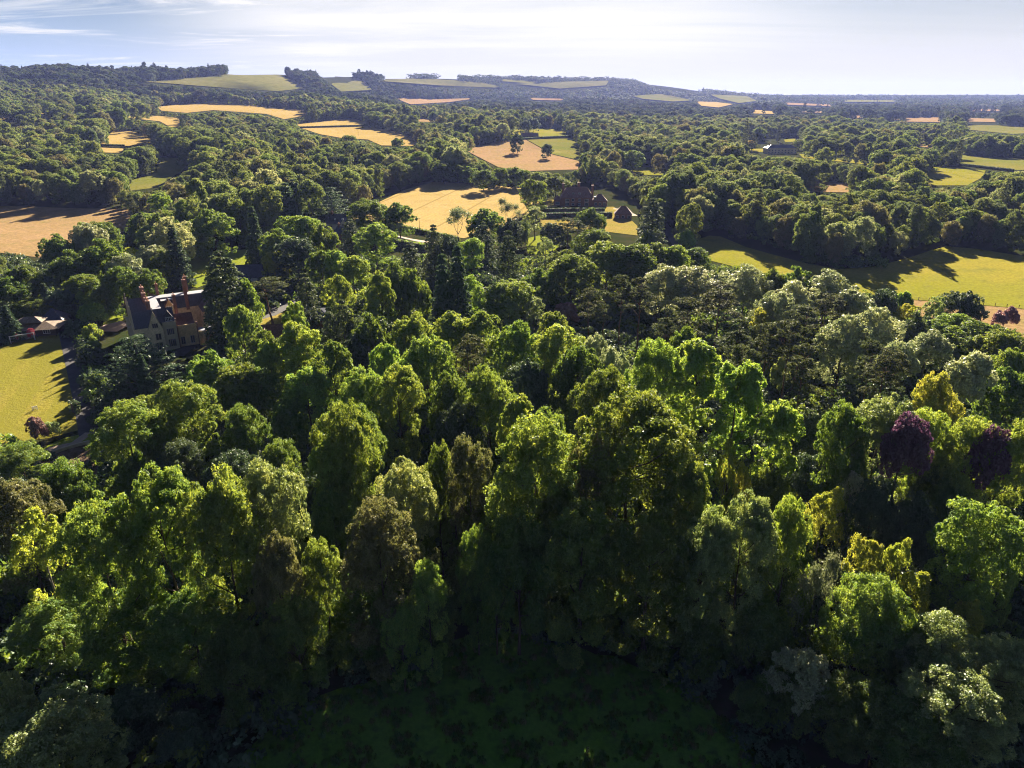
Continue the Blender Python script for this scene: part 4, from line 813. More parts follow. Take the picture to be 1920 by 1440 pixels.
# the stone manor beside the cedar
def manor():
    X0, Y0 = spot(250, 617, 8.4); g = gz(X0, Y0); m = empty('manor_house', (X0, Y0, g), R(31), 'large stone manor with slate roofs and red brick chimneys behind the cedar', 'house'); m.scale = (0.70, 0.70, 0.96)
    w = MB()
    for k in range(4): gable_walls(w, 0.0, 8.5, k * 8.2, k * 8.2 + 7.2, 0, 8.4, 5.0, 'x')
    for k in range(3): w.box(0.6, 8.5, k * 8.2 + 7.2, k * 8.2 + 8.2, 0, 8.0)
    w.box(8.5, 17.0, 0.0, 7.2, 0, 8.4); w.box(8.5, 12.5, 7.2, 34, 0, 11.4); w.box(12.5, 46, 27, 35, 0, 8.6); w.box(31, 40, 14, 27, 0, 8.4); w.box(17.0, 20, 8.2, 13, 0, 8.4)
    w.build('wall', STONE, m)
    gw = MB(); gable_walls(gw, 5.6, 11.6, -0.9, 0.0, 0, 7.6, 5.6, 'y'); gw.build('gable_wall', STONE, m)
    MB().box(11.6, 17.1, -0.35, 0.25, 8.4, 9.5).box(11.6, 17.1, -0.12, 0.0, 0, 8.4).build('parapet', DRESSED, m)
    for k in range(4):
        rb = gable_prism(0.35, 8.5 if k else 17.0, k * 8.2, k * 8.2 + 7.2, 8.4, 5.0, 'x', 0.0).build('roof', SLATE, m)
        cp = MB(); y0 = k * 8.2; ym = y0 + 3.6
        for ya in (y0 - 0.1, y0 + 7.3):
            q = [(0.0, ya, 8.5), (0.45, ya, 8.5), (0.45, ym, 14.0), (0.0, ym, 14.0)]; cp.add(q + [(a - 0.06 if i in (0, 3) else a + 0.06, b, c + 0.32) for i, (a, b, c) in enumerate(q)], [(0, 1, 2, 3), (7, 6, 5, 4), (0, 4, 5, 1), (1, 5, 6, 2), (2, 6, 7, 3), (3, 7, 4, 0)])
        cp.box(0.05, 0.4, ym - 0.18, ym + 0.18, 14.1, 15.6); cp.build('gable_coping', DRESSED, rb)
        window(m, (0, ym + 1.0), 'left', 1.0, 9.3, 1.8, 1.5, 3, DRESSED, 0.14)
        for z in (1.4, 5.0): window(m, (0, ym), 'left', -1.6, z, 1.7, 2.0, 3, DRESSED, 0.14); window(m, (0, ym), 'left', 1.6, z, 1.7, 2.0, 3, DRESSED, 0.14)
        bay = MB(); bay.prism([(0, ym - 1.9), (-1.4, ym - 1.1), (-1.4, ym + 1.1), (0, ym + 1.9)], 0, 6.8); bay.prism([(0.0, ym - 2.1), (-1.6, ym - 1.25), (-1.6, ym + 1.25), (0.0, ym + 2.1)], 6.8, 7.3)
        if k in (1, 3): bay.build('bay_window', DRESSED, m); window(m, (-1.4, ym), 'left', 0, 1.2, 1.7, 2.1, 3, DRESSED, 0.12); window(m, (-1.4, ym), 'left', 0, 4.3, 1.7, 1.8, 3, DRESSED, 0.12)
    gr = gable_prism(5.6, 11.6, -0.6, 3.4, 7.75, 5.6, 'y', 0.0).build('roof', SLATE, m)
    c = MB()
    for s in (-1, 1):
        q = [(8.6 + s * 3.2, -1.0, 7.5), (8.6 + s * 3.2, -0.5, 7.5), (8.6, -0.5, 13.45), (8.6, -1.0, 13.45)]; c.add(q + [(a, b, z + 0.3) for a, b, z in q], [(0, 1, 2, 3), (7, 6, 5, 4), (0, 4, 5, 1), (1, 5, 6, 2), (2, 6, 7, 3), (3, 7, 4, 0)])
    c.box(8.45, 8.75, -0.95, -0.6, 13.7, 15.0); c.build('gable_coping', DRESSED, gr)
    window(m, (8.6, -0.9), 'front', 0, 8.3, 2.3, 1.4, 3, DRESSED, 0.14); window(m, (8.6, -0.9), 'front', 0.6, 4.2, 2.2, 2.0, 2, DRESSED, 0.14); window(m, (8.6, -0.9), 'front', 0.6, 1.0, 2.4, 2.2, 3, DRESSED, 0.14)
    window(m, (14.4, -0.12), 'front', 0, 5.2, 2.9, 2.0, 4, DRESSED, 0.14); window(m, (14.4, -0.12), 'front', 0, 1.2, 3.0, 2.4, 4, DRESSED, 0.14); window(m, (2.8, 0), 'front', 0, 5.0, 2.2, 1.9, 3, DRESSED, 0.14); window(m, (2.8, 0), 'front', 0, 1.2, 2.2, 2.1, 3, DRESSED, 0.14)
    # lead flats with their slate skirts
    MB().box(8.3, 13.0, 3.8, 34.2, 12.35, 12.6).box(12.9, 46.3, 28.6, 34.4, 12.4, 12.64).box(14.5, 20.5, 24.4, 28.6, 12.0, 12.2).build('lead_flat', LEAD, m)
    s = MB(); s.add([(12.5, 7.2, 8.6), (12.5, 27, 8.6), (11.9, 27, 12.34), (11.9, 7.2, 12.34)], [(0, 1, 2, 3)]); s.add([(12.5, 26.6, 8.5), (46.3, 26.6, 8.5), (46.3, 28.7, 12.39), (12.5, 28.7, 12.39)], [(0, 1, 2, 3)]); s.add([(46.3, 35.4, 8.5), (8.5, 35.4, 8.5), (8.5, 34.3, 12.39), (46.3, 34.3, 12.39)], [(0, 1, 2, 3)]); s.add([(46.3, 26.6, 8.5), (46.3, 35.4, 8.5), (46.2, 34.3, 12.39), (46.2, 28.7, 12.39)], [(0, 1, 2, 3)])
    s.build('slate_skirt', SLATE, m)
    gable_prism(31, 40, 14, 26.5, 8.4, 4.0, 'y', 0.3).build('roof', SLATE, m); MB().add([(31, 14.0, 8.4), (40, 14.0, 8.4), (35.5, 14.0, 12.3), (31, 14.3, 8.4), (40, 14.3, 8.4), (35.5, 14.3, 12.3)], [(0, 1, 2), (3, 5, 4), (0, 2, 5, 3), (1, 4, 5, 2)]).build('gable_wall', STONE, m)
    for a in (-2.5, 2.3): window(m, (35.5, 14), 'front', a, 5.0, 2.2, 2.0, 3, DRESSED, 0.12); window(m, (35.5, 14), 'front', a, 1.2, 2.2, 2.2, 3, DRESSED, 0.12)
    def dormer(x, y, z, w_, d_, wall, rf, lights):
        dw = MB(); gable_walls(dw, x - w_ / 2, x + w_ / 2, y, y + d_, z, z + 1.7, w_ * 0.62, 'y'); q = dw.build('dormer', wall, m); gable_prism(x - w_ / 2, x + w_ / 2, y, y + d_, z + 1.75, w_ * 0.62, 'y', 0.2, 0.15).build('dormer_roof', rf, q)
        fr = window(m, (x, y), 'front', 0, z + 0.4, w_ - 0.6, 1.1, lights, WHITE, 0.12); return q
    dormer(14.6, 0.6, 9.3, 3.2, 3.6, SLATE, SLATE, 4); dormer(35.5, 15.0, 9.6, 3.0, 3.0, SLATE, SLATE, 4); dormer(17.6, 22.4, 8.8, 3.4, 4.0, GOLD, BROWN_TILE, 3)
    # brown roofed link, golden porch wing and round porch
    MB().box(17.0, 25.5, 1.6, 8.2, 0, 6.6).build('porch_wing', GOLD, m); lk = gable_prism(17.0, 25.0, 3.0, 12.6, 6.7, 3.4, 'x', 0.1).build('roof', BROWN_TILE, m)
    MB().box(16.9, 25.7, 1.3, 1.75, 6.6, 7.5).box(25.2, 25.7, 1.75, 8.2, 6.6, 7.5).box(16.95, 17.5, 1.2, 1.7, 0, 9.6).build('parapet', GOLD, m); MB().box(25.5, 26.1, 1.4, 2.0, 0, 7.9).box(17.02, 17.6, 0.6, 1.15, 0, 10.2).build('brick_pier', BRICK, m)
    for a in (-2.1, 1.9): window(m, (21.2, 1.6), 'front', a, 1.0, 1.7, 2.4, 2, DRESSED, 0.14)
    pz = [(26.1, 0.2), (28.0, -1.4), (31.0, -1.4), (32.6, 0.4), (32.6, 4.6), (26.1, 4.6)]; pc = MB()
    for (x, y) in pz[:5]: pc.box(x - 0.35, x + 0.35, y - 0.35, y + 0.35, 0, 4.2)
    pc.prism([(x * 1.0 + (0.3 if x > 29 else -0.3), y - 0.3) for x, y in pz], 4.2, 5.0); pc.box(26.1, 28.2, 0.6, 4.6, 0, 4.2); porch = pc.build('porch', GOLD, m); MB().prism([(x, y + 0.25) for x, y in pz], 5.0, 5.12).build('porch_roof', LEAD, porch)
    MB().box(28.4, 31.4, 3.6, 4.5, 0, 3.0).build('door', TIMBER, porch)
    for i, (x, y, z, wx, wy, p) in enumerate([(7.9, 6.6, 16.2, 1.5, 3.0, 3), (7.9, 13.4, 16.0, 1.5, 2.6, 2), (7.7, 21.0, 16.4, 1.5, 2.8, 3), (7.7, 28.6, 17.2, 1.6, 3.2, 3), (26.0, 27.6, 18.2, 1.5, 1.9, 2), (19.2, 11.2, 16.2, 1.3, 1.9, 2), (14.5, 35.0, 16.6, 1.2, 1.6, 2), (27.5, 34.8, 18.2, 1.3, 1.8, 2)]):
        chimney(m, x, y, 7.5, z, wx, wy, BRICK, p)
manor()

def house(name, u, v, w, d, he, hr, rz, wall, roof, label, axis='x', hipped=False, nwin=3, rows=1, chims=0, skylights=0, gable=None, frame=WHITE, cat='house', tower=None):
    """w along the front, d deep, he to the eaves, hr from eaves to ridge; (u, v) is the middle of the foot of the front"""
    X, Y = spot(u, v); h = empty(name, (X, Y, gz(X, Y) - 0.1), R(rz), label, cat); x0, x1 = -w / 2, w / 2; b = MB()
    if hipped: b.box(x0, x1, 0, d, 0, he); b.build('wall', wall, h); r = hip(MB(), x0, x1, 0, d, he, hr).build('roof', roof, h)
    else: gable_walls(b, x0, x1, 0, d, 0, he, hr, axis); b.build('wall', wall, h); r = gable_prism(x0, x1, 0, d, he, hr, axis).build('roof', roof, h)
    for rr in range(rows):
        for k in range(nwin): window(h, (0, 0), 'front', x0 + w * (k + 0.5) / nwin, 0.9 + rr * 2.7, min(1.6, w / nwin * 0.5), 1.4, 2, frame)
    if nwin: MB().box(-0.5, 0.5, -0.06, 0.1, 0.1, 2.1).build('door', TIMBER, h) if nwin % 2 == 0 else None
    for k in range(chims):
        cx_ = x0 + w * (0.12 if k == 0 else 0.88 if k == 1 else 0.5); chimney(h, cx_, d / 2, he, he + hr + 1.6, 0.9, 1.3, BRICK, 2)
    for k in range(skylights):
        a = x0 + w * (k + 1) / (skylights + 1); t = 0.45; s = math.hypot(d / 2, hr); n = Vector((0, -hr / s, d / 2 / s)); e = Vector((0, d / 2 / s, hr / s)); p = Vector((a, 0, he)) + e * s * t + n * 0.3
        q = [p + Vector((sx * 0.45, 0, 0)) + e * se * 0.6 for sx, se in ((-1, -1), (1, -1), (1, 1), (-1, 1))]; MB().add([tuple(c) for c in q] + [tuple(c + n * 0.08) for c in q], [(3, 2, 1, 0), (4, 5, 6, 7), (0, 1, 5, 4), (1, 2, 6, 5), (2, 3, 7, 6), (3, 0, 4, 7)]).build('skylight', WHITE, r)
    if gable:
        gx, gw_, gh = gable; gb = MB(); gable_walls(gb, gx - gw_ / 2, gx + gw_ / 2, -1.2, d / 2, 0, he, gh, 'y'); q = gb.build('gable_wall', wall, h); gable_prism(gx - gw_ / 2, gx + gw_ / 2, -1.2, d / 2, he, gh, 'y', 0.3).build('gable_roof', roof, q); window(h, (gx, -1.2), 'front', 0, he - 1.2, 1.8, 1.5, 3, WHITE, 0.14)
    return h
# the brick mansion by the wheat field
def mansion():
    X, Y = spot(1083, 387); m = empty('brick_mansion', (X, Y, gz(X, Y)), R(-3), 'red brick mansion with steep plum tiled roofs and white windows above clipped hedges', 'house')
    MB().box(-12, 10.5, 0, 10, 0, 6.2).box(-10, -5.2, -2.2, 0, 0, 6.2).box(3.6, 8.8, -2.2, 0, 0, 6.2).box(10.5, 21, 1, 9, 0, 3.6).box(-17, -12, 2, 8, 0, 4.2).build('wall', BRICK, m)
    r = MB(); hip(r, -12, 10.5, 0, 10, 6.2, 7.0, 0.5, 0.8); r.build('roof', PURPLE_TILE, m)
    for x0, x1 in ((-10, -5.2), (3.6, 8.8)): hip(MB(), x0, x1, -2.2, 5, 6.25, 3.6, 0.4).build('bay_roof', PURPLE_TILE, m)
    hip(MB(), 10.5, 21, 1, 9, 3.6, 4.6, 0.4).build('wing_roof', PURPLE_TILE, m); hip(MB(), -17, -12, 2, 8, 4.2, 3.2, 0.4).build('wing_roof', PURPLE_TILE, m)
    for x in (-3.4, 1.2): window(m, (x, 0), 'front', 0, 3.6, 1.7, 1.7, 2); window(m, (x, 0), 'front', 0, 0.6, 1.7, 1.6, 2)
    for x in (-7.6, 6.2): window(m, (x, -2.2), 'front', 0, 3.6, 2.6, 1.7, 3); window(m, (x, -2.2), 'front', 0, 0.7, 2.6, 2.2, 3)
    for x in (13.0, 16.0, 19.2): window(m, (x, 1), 'front', 0, 0.9, 1.8, 1.6, 3)
    window(m, (-14.5, 2), 'front', 0, 0.9, 3.0, 1.8, 4)
    for x in (-3.2, 1.0, 12.5):
        y, z = (1.2, 7.6) if x < 5 else (1.8, 4.6); q = MB().box(x - 1.0, x + 1.0, y, y + 2.6, z, z + 1.9).build('dormer', PURPLE_TILE, m); window(q, (x, y), 'front', 0, z + 0.3, 1.5, 1.3, 2)
    MB().box(-0.9, 0.3, -0.06, 0.15, 0.1, 2.3).build('door', TIMBER, m)
    for x, y, z, wx, wy in ((-10.6, 6, 15.4, 1.6, 1.3), (0.6, 6.5, 15.8, 1.8, 1.3), (10.4, 4, 14.4, 1.5, 1.3)): chimney(m, x, y, 6, z, wx, wy)
mansion()
house('coach_house', 1168, 411, 11, 8, 3.2, 4.8, -8, BRICK, PURPLE_TILE, 'brick outbuilding with plum half hipped roof right of the brick mansion', hipped=True, nwin=3, cat='outbuilding')
house('brick_cottage', 607, 531, 15, 8, 4.6, 4.2, 8, BRICK, BROWN_TILE, 'red brick cottage with one white windowed gable among the tall limes', nwin=2, gable=(-1.0, 5.0, 3.2), rows=1, chims=1)
house('garage_block', 601, 543, 13, 6, 2.4, 2.2, 8, BRICK, BROWN_TILE, 'low brown roofed garage block with four skylights below the brick cottage', nwin=2, skylights=4, cat='outbuilding')
house('slate_cottage', 468, 535, 11, 8, 3.6, 4.4, 14, RENDER, SLATE, 'cottage with a plain blue slate roof on the lawn beyond the manor', nwin=3)
house('lane_cottage', 634, 431, 14, 8, 3.8, 4.8, -16, RENDER, SLATE, 'slate roofed cottage with two skylights, uppermost of three beside the lane', nwin=3, skylights=2, gable=(4.6, 4.4, 3.0), chims=1)
house('lane_cottage', 642, 452, 10, 7, 3.6, 3.6, -22, BRICK, SLATE, 'slate roofed cottage with two chimneys, middle of three beside the lane', nwin=2, chims=2)
house('lane_cottage', 630, 473, 9, 8, 5.4, 3.2, -20, BRICK, BROWN_TILE, 'brick cottage with brown roof, lowest of three beside the lane', nwin=3, rows=2)
house('lodge', 548, 648, 20, 7, 2.8, 3.6, 12, RENDER, BROWN_TILE, 'long brown roofed lodge with white gable below the lone pine lawn', nwin=4, gable=(-8.0, 3.4, 3.0))
house('school_block', 606, 632, 11, 8, 3.6, 3.8, 68, WHITE, SLATE, 'blue slate roofed block with white walls hidden among dark trees', nwin=3)
house('school_block', 597, 602, 8, 5, 3.2, 0.8, 10, WHITE, LEAD, 'small flat roofed white block in deep shade between tall limes', nwin=2)
def pavilion():
    X, Y = spot(58, 634); p = empty('sports_pavilion', (X, Y, gz(X, Y)), R(14), 'timber pavilion with two tier brown shingle roof behind the goal', 'pavilion')
    MB().box(-7, 7, 1.5, 9, 0, 2.6).build('wall', TIMBER, p); hip(MB(), -8, 8.6, 0, 10, 2.6, 1.6, 0.3).build('roof', THATCH, p); MB().box(-4.6, 2.6, 3.4, 7.4, 3.4, 4.4).build('clerestory', TIMBER, p); hip(MB(), -5, 3, 3, 8, 4.4, 1.5, 0.4).build('upper_roof', THATCH, p)
    for x in (-7.4, -3, 2, 7.6): MB().box(x - 0.1, x + 0.1, 0.1, 0.3, 0, 2.6).build('post', TIMBER, p)
    for x in (-5, 0, 4.5): window(p, (x, 1.5), 'front', 0, 0.9, 2.0, 1.2, 3)
    X, Y = spot(98, 615); q = empty('garden_hut', (X, Y, gz(X, Y)), R(14), 'dark hut with a pointed slate roof beside the path', 'hut')
    MB().box(-3.6, 3.6, 0, 7, 0, 2.6).build('wall', TIMBER, q); MB().add([(-4.1, -0.5, 2.5), (4.1, -0.5, 2.5), (4.1, 7.5, 2.5), (-4.1, 7.5, 2.5), (0, 3.5, 6.2)], [(0, 1, 4), (1, 2, 4), (2, 3, 4), (3, 0, 4), (3, 2, 1, 0)]).build('roof', SLATE, q); window(q, (0, 0), 'front', 1.6, 0.9, 1.4, 1.2); MB().box(-1.6, -0.6, -0.06, 0.1, 0, 2.1).build('door', TIMBER, q)
pavilion()
# far buildings
house('country_house', 1466, 288, 40, 14, 7.0, 4.0, 4, STONE, SLATE, 'wide stone country house with slate roof among the dark trees', hipped=True, nwin=9, rows=2, chims=3)
house('white_house', 1648, 303, 10, 9, 7.0, 3.0, 20, WHITE, SLATE, 'white house with grey roof right of the far meadow', nwin=3, rows=2, chims=1)
house('field_barn', 989, 259, 18, 9, 3.4, 4.2, 4, TIMBER, PURPLE_TILE, 'larger of two dark barns on the hedge above the stubble', nwin=0, cat='barn')
house('field_barn', 1004, 259, 9, 7, 3.0, 4.0, 4, BRICK, PURPLE_TILE, 'smaller of two dark barns on the hedge above the stubble', nwin=0, cat='barn')
house('village_house', 968, 239, 22, 10, 5.0, 5.0, 10, RENDER, SLATE, 'grey roofed village house left of the far meadow oaks', nwin=4, rows=1)
house('village_house', 1023, 239, 9, 8, 5.0, 3.0, -10, WHITE, BROWN_TILE, 'small white village house beyond the bright green meadow', nwin=2, rows=1)
house('village_house', 1056, 244, 14, 8, 3.0, 3.0, 20, WHITE, SLATE, 'white walled low village house at the right end of the green meadow', nwin=3)
house('village_house', 1476, 254, 16, 9, 3.5, 4.5, 0, WHITE, LEAD, 'long white roofed house beyond the wide country house', nwin=3)

# clipped hedges: a body of leaves in the shape of a long box
def hedge(a, b, wid, h, look, label, name='clipped_hedge'):
    (x0, y0), (x1, y1) = spot(*a), spot(*b); L = math.hypot(x1 - x0, y1 - y0); r = np.random.default_rng(int(abs(x0 * 7 + y0))); n = int((2 * h + wid) * L * 5) + 200
    P = np.stack([r.uniform(0, L, n), r.uniform(-wid / 2, wid / 2, n), r.uniform(0.0, h, n)], 1); k = r.integers(0, 3, n); P[:, 1] = np.where(k == 0, -wid / 2, np.where(k == 1, wid / 2, P[:, 1])); P[:, 2] = np.where(k == 2, h, P[:, 2]); P += r.normal(size=P.shape) * 0.09
    Nn = np.zeros((n, 3)); Nn[:, 1] = np.where(k == 0, -1, np.where(k == 1, 1, 0)); Nn[:, 2] = np.where(k == 2, 1, 0.2); Nn += r.normal(size=P.shape) * 0.45
    me = leaf_mesh(name, P, Nn, 0.3, rng=r); me.materials.append(LOOKS[look]); root = bpy.data.objects.new(name, me); COL.objects.link(root); root.location = (x0, y0, gz(x0, y0)); root.rotation_euler = (0, 0, math.atan2(y1 - y0, x1 - x0)); tag(root, label, 'hedge')
    s = MB().box(0.2, L - 0.2, -wid * 0.3, wid * 0.3, -0.3, h * 0.86).build('stems', BARK, root); return root
hedge((1014, 399), (1086, 398), 1.6, 3.0, 'cone', 'dark clipped hedge directly below the brick mansion, left of the steps')
hedge((1092, 398), (1134, 398), 1.6, 2.8, 'cone', 'dark clipped hedge directly below the brick mansion, right of the steps')
hedge((1014, 409), (1148, 407), 1.8, 3.4, 'cone', 'longest dark clipped hedge, lower of the two terraces below the brick mansion')
hedge((700, 418), (860, 452), 2.2, 2.4, 'oak', 'field hedge between the wheat field and the lane')
hedge((722, 458), (800, 472), 2.4, 4.0, 'lime', 'tall bright topped garden hedge below the red brick lane wall')
hedge((600, 553), (622, 546), 1.8, 2.2, 'lime', 'bright clipped hedge below the low garage block')
hedge((553, 240), (692, 237), 2.5, 2.2, 'holm', 'field hedge crossing the golden field with two oaks')
hedge((962, 263), (1083, 259), 3.0, 3.0, 'holm', 'dark field hedge between the green meadow and the stubble hill')
hedge((1798, 310), (1900, 322), 3.0, 2.4, 'holm', 'dark hedge between two meadows at the far right')
hedge((166, 273), (234, 277), 2.6, 2.2, 'holm', 'thin dark hedge below the small barley field on the left')
hedge((137, 776), (150, 772), 3.0, 3.0, 'holm', 'square clipped dark bush on the edge of the playing field')
hedge((128, 612), (134, 634), 1.6, 1.8, 'holm', 'short dark hedge at the pavilion end of the path')

def brick_wall():
    pts = [(700, 438), (735, 450), (775, 460), (815, 468)]; P = [spot(*p) for p in pts]; mb = MB()
    for p, q in zip(P, P[1:]):
        d = Vector((q[0] - p[0], q[1] - p[1])).normalized(); nrm = Vector((-d.y, d.x)) * 0.25
        mb.prism([(p[0] - nrm.x, p[1] - nrm.y), (q[0] - nrm.x, q[1] - nrm.y), (q[0] + nrm.x, q[1] + nrm.y), (p[0] + nrm.x, p[1] + nrm.y)], -0.2, 2.2)
    w = mb.build('garden_wall', BRICK); tag(w, 'long red brick wall running beside the lane below the wheat', 'wall'); c = MB()
    for p, q in zip(P, P[1:]): c.tube([(p[0], p[1], 2.25), (q[0], q[1], 2.25)], 0.32, 6)
    c.build('coping', DRESSED, w)
    P = [spot(*p) for p in [(68, 880), (76, 864), (98, 852), (125, 843), (150, 836), (172, 831)]]; s = MB()
    for p, q in zip(P, P[1:]):
        d = Vector((q[0] - p[0], q[1] - p[1])).normalized(); nrm = Vector((-d.y, d.x)) * 0.25
        s.prism([(p[0] - nrm.x, p[1] - nrm.y), (q[0] - nrm.x, q[1] - nrm.y), (q[0] + nrm.x, q[1] + nrm.y), (p[0] + nrm.x, p[1] + nrm.y)], -0.2, 0.8)
    tag(s.build('low_wall', DRESSED), 'low curved stone wall round the kitchen garden', 'wall')
brick_wall()
def goal(pa, pb, h, dep, label, name, t=0.06):
    A, B = spot(*pa), spot(*pb); w = math.hypot(B[0] - A[0], B[1] - A[1]); g = empty(name, (A[0], A[1], gz(*A)), math.atan2(B[1] - A[1], B[0] - A[0]), label, 'goal')
    MB().tube([(0, 0, 0), (0, 0, h)], t, 8).tube([(w, 0, 0), (w, 0, h)], t, 8).tube([(-t, 0, h), (w + t, 0, h)], t, 8).build('frame', WHITE, g); MB().tube([(0, 0, h), (0, dep * 0.5, h), (0, dep, 0)], t * 0.6, 6).tube([(w, 0, h), (w, dep * 0.5, h), (w, dep, 0)], t * 0.6, 6).tube([(0, dep, 0.03), (w, dep, 0.03)], t * 0.6, 6).build('stanchion', WHITE, g)
    n = MB()
    for k in range(int(w / 0.3) + 1): x = w * k / int(w / 0.3); n.tube([(x, 0, h), (x, dep * 0.5, h), (x, dep, 0)], 0.03, 4)
    for f in np.linspace(0.05, 1, 9): n.tube([(0, dep * (0.5 + 0.5 * f), h * (1 - f)), (w, dep * (0.5 + 0.5 * f), h * (1 - f))], 0.03, 4)
    n.build('net', NET, g)
goal((21, 645), (66, 637), 2.44, 2.0, 'white full size football goal with net in front of the pavilion', 'football_goal', 0.13)
goal((62, 771), (71, 769), 1.1, 0.9, 'small white training goal alone on the shaded grass', 'training_goal', 0.07)
def field_gate():
    A, B = spot(893, 1190), spot(939, 1190); w = math.hypot(B[0] - A[0], B[1] - A[1]); g = empty('field_gate', (A[0], A[1], gz(*A)), math.atan2(B[1] - A[1], B[0] - A[0]), 'galvanised five bar field gate in deep shade at the clearing edge', 'gate'); f = MB()
    for z in (0.3, 0.5, 0.7, 0.92, 1.15): f.tube([(0.15, 0, z), (w - 0.15, 0, z)], 0.025, 6)
    for x in (0.15, w / 2, w - 0.15): f.tube([(x, 0, 0.28), (x, 0, 1.17)], 0.028, 6)
    f.tube([(0.15, 0.02, 1.15), (w / 2, 0.02, 0.3)], 0.02, 6); f.build('leaf', STEEL, g)
    for x in (0, w): MB().box(x - 0.09, x + 0.09, -0.09, 0.09, -0.4, 1.4).build('post', POLE, g)
field_gate()
def wire_fence(px, gap, label):
    P = [spot(*p) for p in px]; root = empty('wire_fence', (P[0][0], P[0][1], gz(*P[0])), 0, label, 'fence'); wires = MB(); o = root.location
    proto = None
    for p, q in zip(P, P[1:]):
        L = math.hypot(q[0] - p[0], q[1] - p[1]); k = max(1, int(L / gap))
        for i in range(k):
            x, y = p[0] + (q[0] - p[0]) * i / k, p[1] + (q[1] - p[1]) * i / k
            if proto is None: proto = MB().box(-0.08, 0.08, -0.08, 0.08, -0.3, 1.35).build('post', POLE, root); c = proto
            else: c = proto.copy(); COL.objects.link(c); c.parent = root
            c.location = (x - o.x, y - o.y, gz(x, y) - o.z)
        for z in (0.5, 0.85, 1.2): wires.tube([(p[0] - o.x, p[1] - o.y, gz(*p) - o.z + z), (q[0] - o.x, q[1] - o.y, gz(*q) - o.z + z)], 0.012, 4)
    wires.build('wire', STEEL, root)
wire_fence([(1648, 556), (1722, 563), (1800, 569), (1910, 578), (1985, 592)], 3.6, 'post and wire fence between the bright meadow and the tan strip')
def pole(u, v, h, label, name='utility_pole', arm=True):
    X, Y = spot(u, v); p = empty(name, (X, Y, gz(X, Y)), 0.5, label, 'pole'); MB().tube([(0, 0, -0.5), (0, 0, h)], [0.16, 0.11], 8).build('pole', POLE, p)
    if arm: MB().box(-0.9, 0.9, -0.06, 0.06, h - 0.5, h - 0.36).build('crossarm', POLE, p)
pole(787, 438, 9, 'wooden utility pole at the near edge of the wheat field'); pole(672, 255, 9, 'lone utility pole in the lower golden field'); pole(1262, 448, 6, 'wooden post beside the lane at the meadow corner', arm=False)
def mast():
    X, Y = spot(761, 148.5); X, Y = X * 0.985, Y * 0.985; m = empty('radio_mast', (X, Y, gz(X, Y)), 0, 'thin steel radio mast standing on the hill skyline', 'mast'); b = MB(); h = 58
    for a in (0.3, 2.4, 4.5): b.tube([(2.2 * math.cos(a), 2.2 * math.sin(a), 0), (1.1 * math.cos(a), 1.1 * math.sin(a), h)], 0.9, 5)
    for z in range(4, h, 6): b.tube([(2.0, 0, z), (-1.0, 1.7, z + 3), (-1.0, -1.7, z + 6)], 0.4, 4)
    b.build('lattice', STEEL, m); MB().tube([(0, 0, h), (0, 0, h + 12)], [0.9, 0.6], 6).build('aerial', STEEL, m)
mast()
for u, v, w, h, l in ((27, 622, 12, 3.2, 'red'), (56, 616, 15, 3.6, 'red')): plant_px(u, v, w, 'round', l, h)

# ------------------------------------------------------------------ labels for the trees: look, then rank from a landmark that can be found
LANDMARKS = [('field gate', 915, 1180), ('stone manor', 310, 600), ('football goal', 44, 640), ('cedar', 240, 690), ('brick mansion', 1083, 372), ('wheat field', 850, 400), ('purple tree pair', 1790, 830), ('golden round tree', 1764, 740),
             ('meadow fence', 1850, 572), ('pine group', 1440, 620), ('lone lawn pine', 500, 560), ('brick cottage', 605, 520), ('hay field', 110, 430), ('sparse twiggy tree', 1547, 1090), ('stubble hill', 990, 290), ('country house', 1466, 275), ('training goal', 66, 768), ('largest domed tree', 1190, 800), ('grass clearing', 950, 1330)]
LOOKW = {'oak': 'dark green', 'syc': 'mid green', 'lime': 'bright green', 'pale': 'pale green', 'silver': 'silvery', 'yellow': 'golden green', 'green': 'deep green', 'holm': 'blackish green', 'olive': 'olive brown', 'pine': 'brownish', 'fir': 'dark', 'cone': 'dark green', 'purple': 'purple', 'rust': 'rusty pink', 'red': 'red', 'dry': 'thin twiggy'}
FORMW = {'dome': 'domed tree', 'tall': 'tall broadleaf', 'column': 'columnar tree', 'airy': 'airy slender tree', 'willow': 'billowing tree', 'high': 'bare stemmed tree', 'round': 'small round tree', 'bush': 'shrub', 'pine': 'pine', 'cone': 'cone shaped conifer', 'fir': 'tall conifer', 'cypress': 'narrow cypress', 'cedar': 'flat tiered cedar', 'bare': 'sparse tree'}
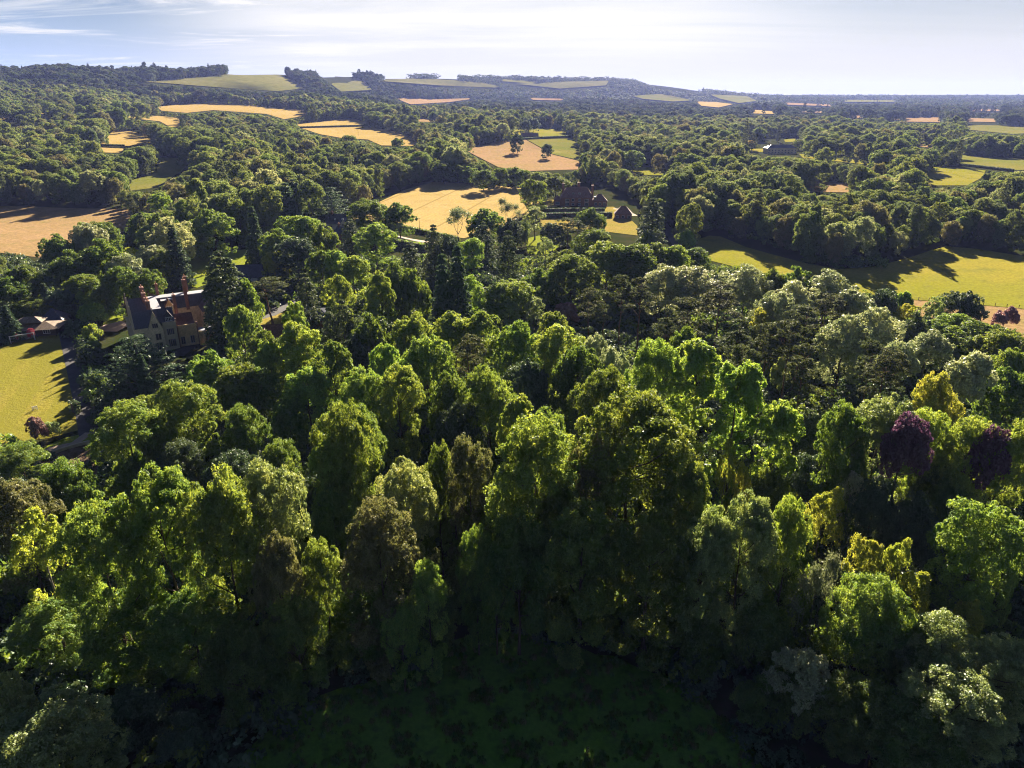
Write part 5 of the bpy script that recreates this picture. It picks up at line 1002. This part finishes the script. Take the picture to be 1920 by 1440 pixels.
ORD = ['', 'second ', 'third ', 'fourth ', 'fifth ', 'sixth ', 'seventh ', 'eighth ', 'ninth ', 'tenth ', 'eleventh ', 'twelfth ', 'thirteenth ', 'fourteenth ', 'fifteenth ', 'sixteenth ', 'seventeenth ', 'eighteenth ', 'nineteenth ', 'twentieth ']
GROUPW = {'pine': 'pines in the near wood', 'cone': 'conifers in the near wood', 'fir': 'conifers in the near wood', 'cypress': 'cypresses behind the manor', 'cedar': 'cedars in the grounds', 'bush': 'shrubs'}
cells = {}
for t in TREES:
    vm = t['v'] + 0.3 * t['h'] * FPX / max(t['dep'], 1); best = min(LANDMARKS, key=lambda q: math.hypot(t['u'] - q[1], vm - q[2])); dx, dy = t['u'] - best[1], vm - best[2]
    side = ('right of' if dx > 0 else 'left of') if abs(dx) > abs(dy) else ('below' if dy > 0 else 'above'); cells.setdefault((t['look'], t['form'], best[0], side), []).append((math.hypot(dx, dy), t))
for (look, form, lm, side), L in cells.items():
    L.sort(key=lambda q: q[0])
    for i, (_, t) in enumerate(L):
        o = t['o']; what = LOOKW[look] + ' ' + FORMW[form]
        o['label'] = f'{what} {side} the {lm}' if len(L) == 1 else f'{ORD[i] if i < len(ORD) else ""}nearest {what} {side} the {lm}'
        o['category'] = 'shrub' if form == 'bush' else 'tree'; o['group'] = GROUPW.get(form, 'broadleaf trees of the near wood')
# ------------------------------------------------------------------ haze
def build_haze():
    m, nt = new_mat('haze_air'); pv = N(nt, 'ShaderNodeVolumePrincipled'); pv.inputs['Color'].default_value = (0.32, 0.41, 1.0, 1)
    pv.inputs['Density'].default_value = 0.000038; pv.inputs['Anisotropy'].default_value = 0.15
    o = N(nt, 'ShaderNodeOutputMaterial'); nt.links.new(pv.outputs[0], o.inputs['Volume']); m.cycles.homogeneous_volume = True if hasattr(m.cycles, 'homogeneous_volume') else True
    b = MB().box(-19500, 19500, -450, 12800, -6, 260); tag(b.build('haze', m), 'pale blue haze lying over the far valley', kind='stuff')
build_haze()
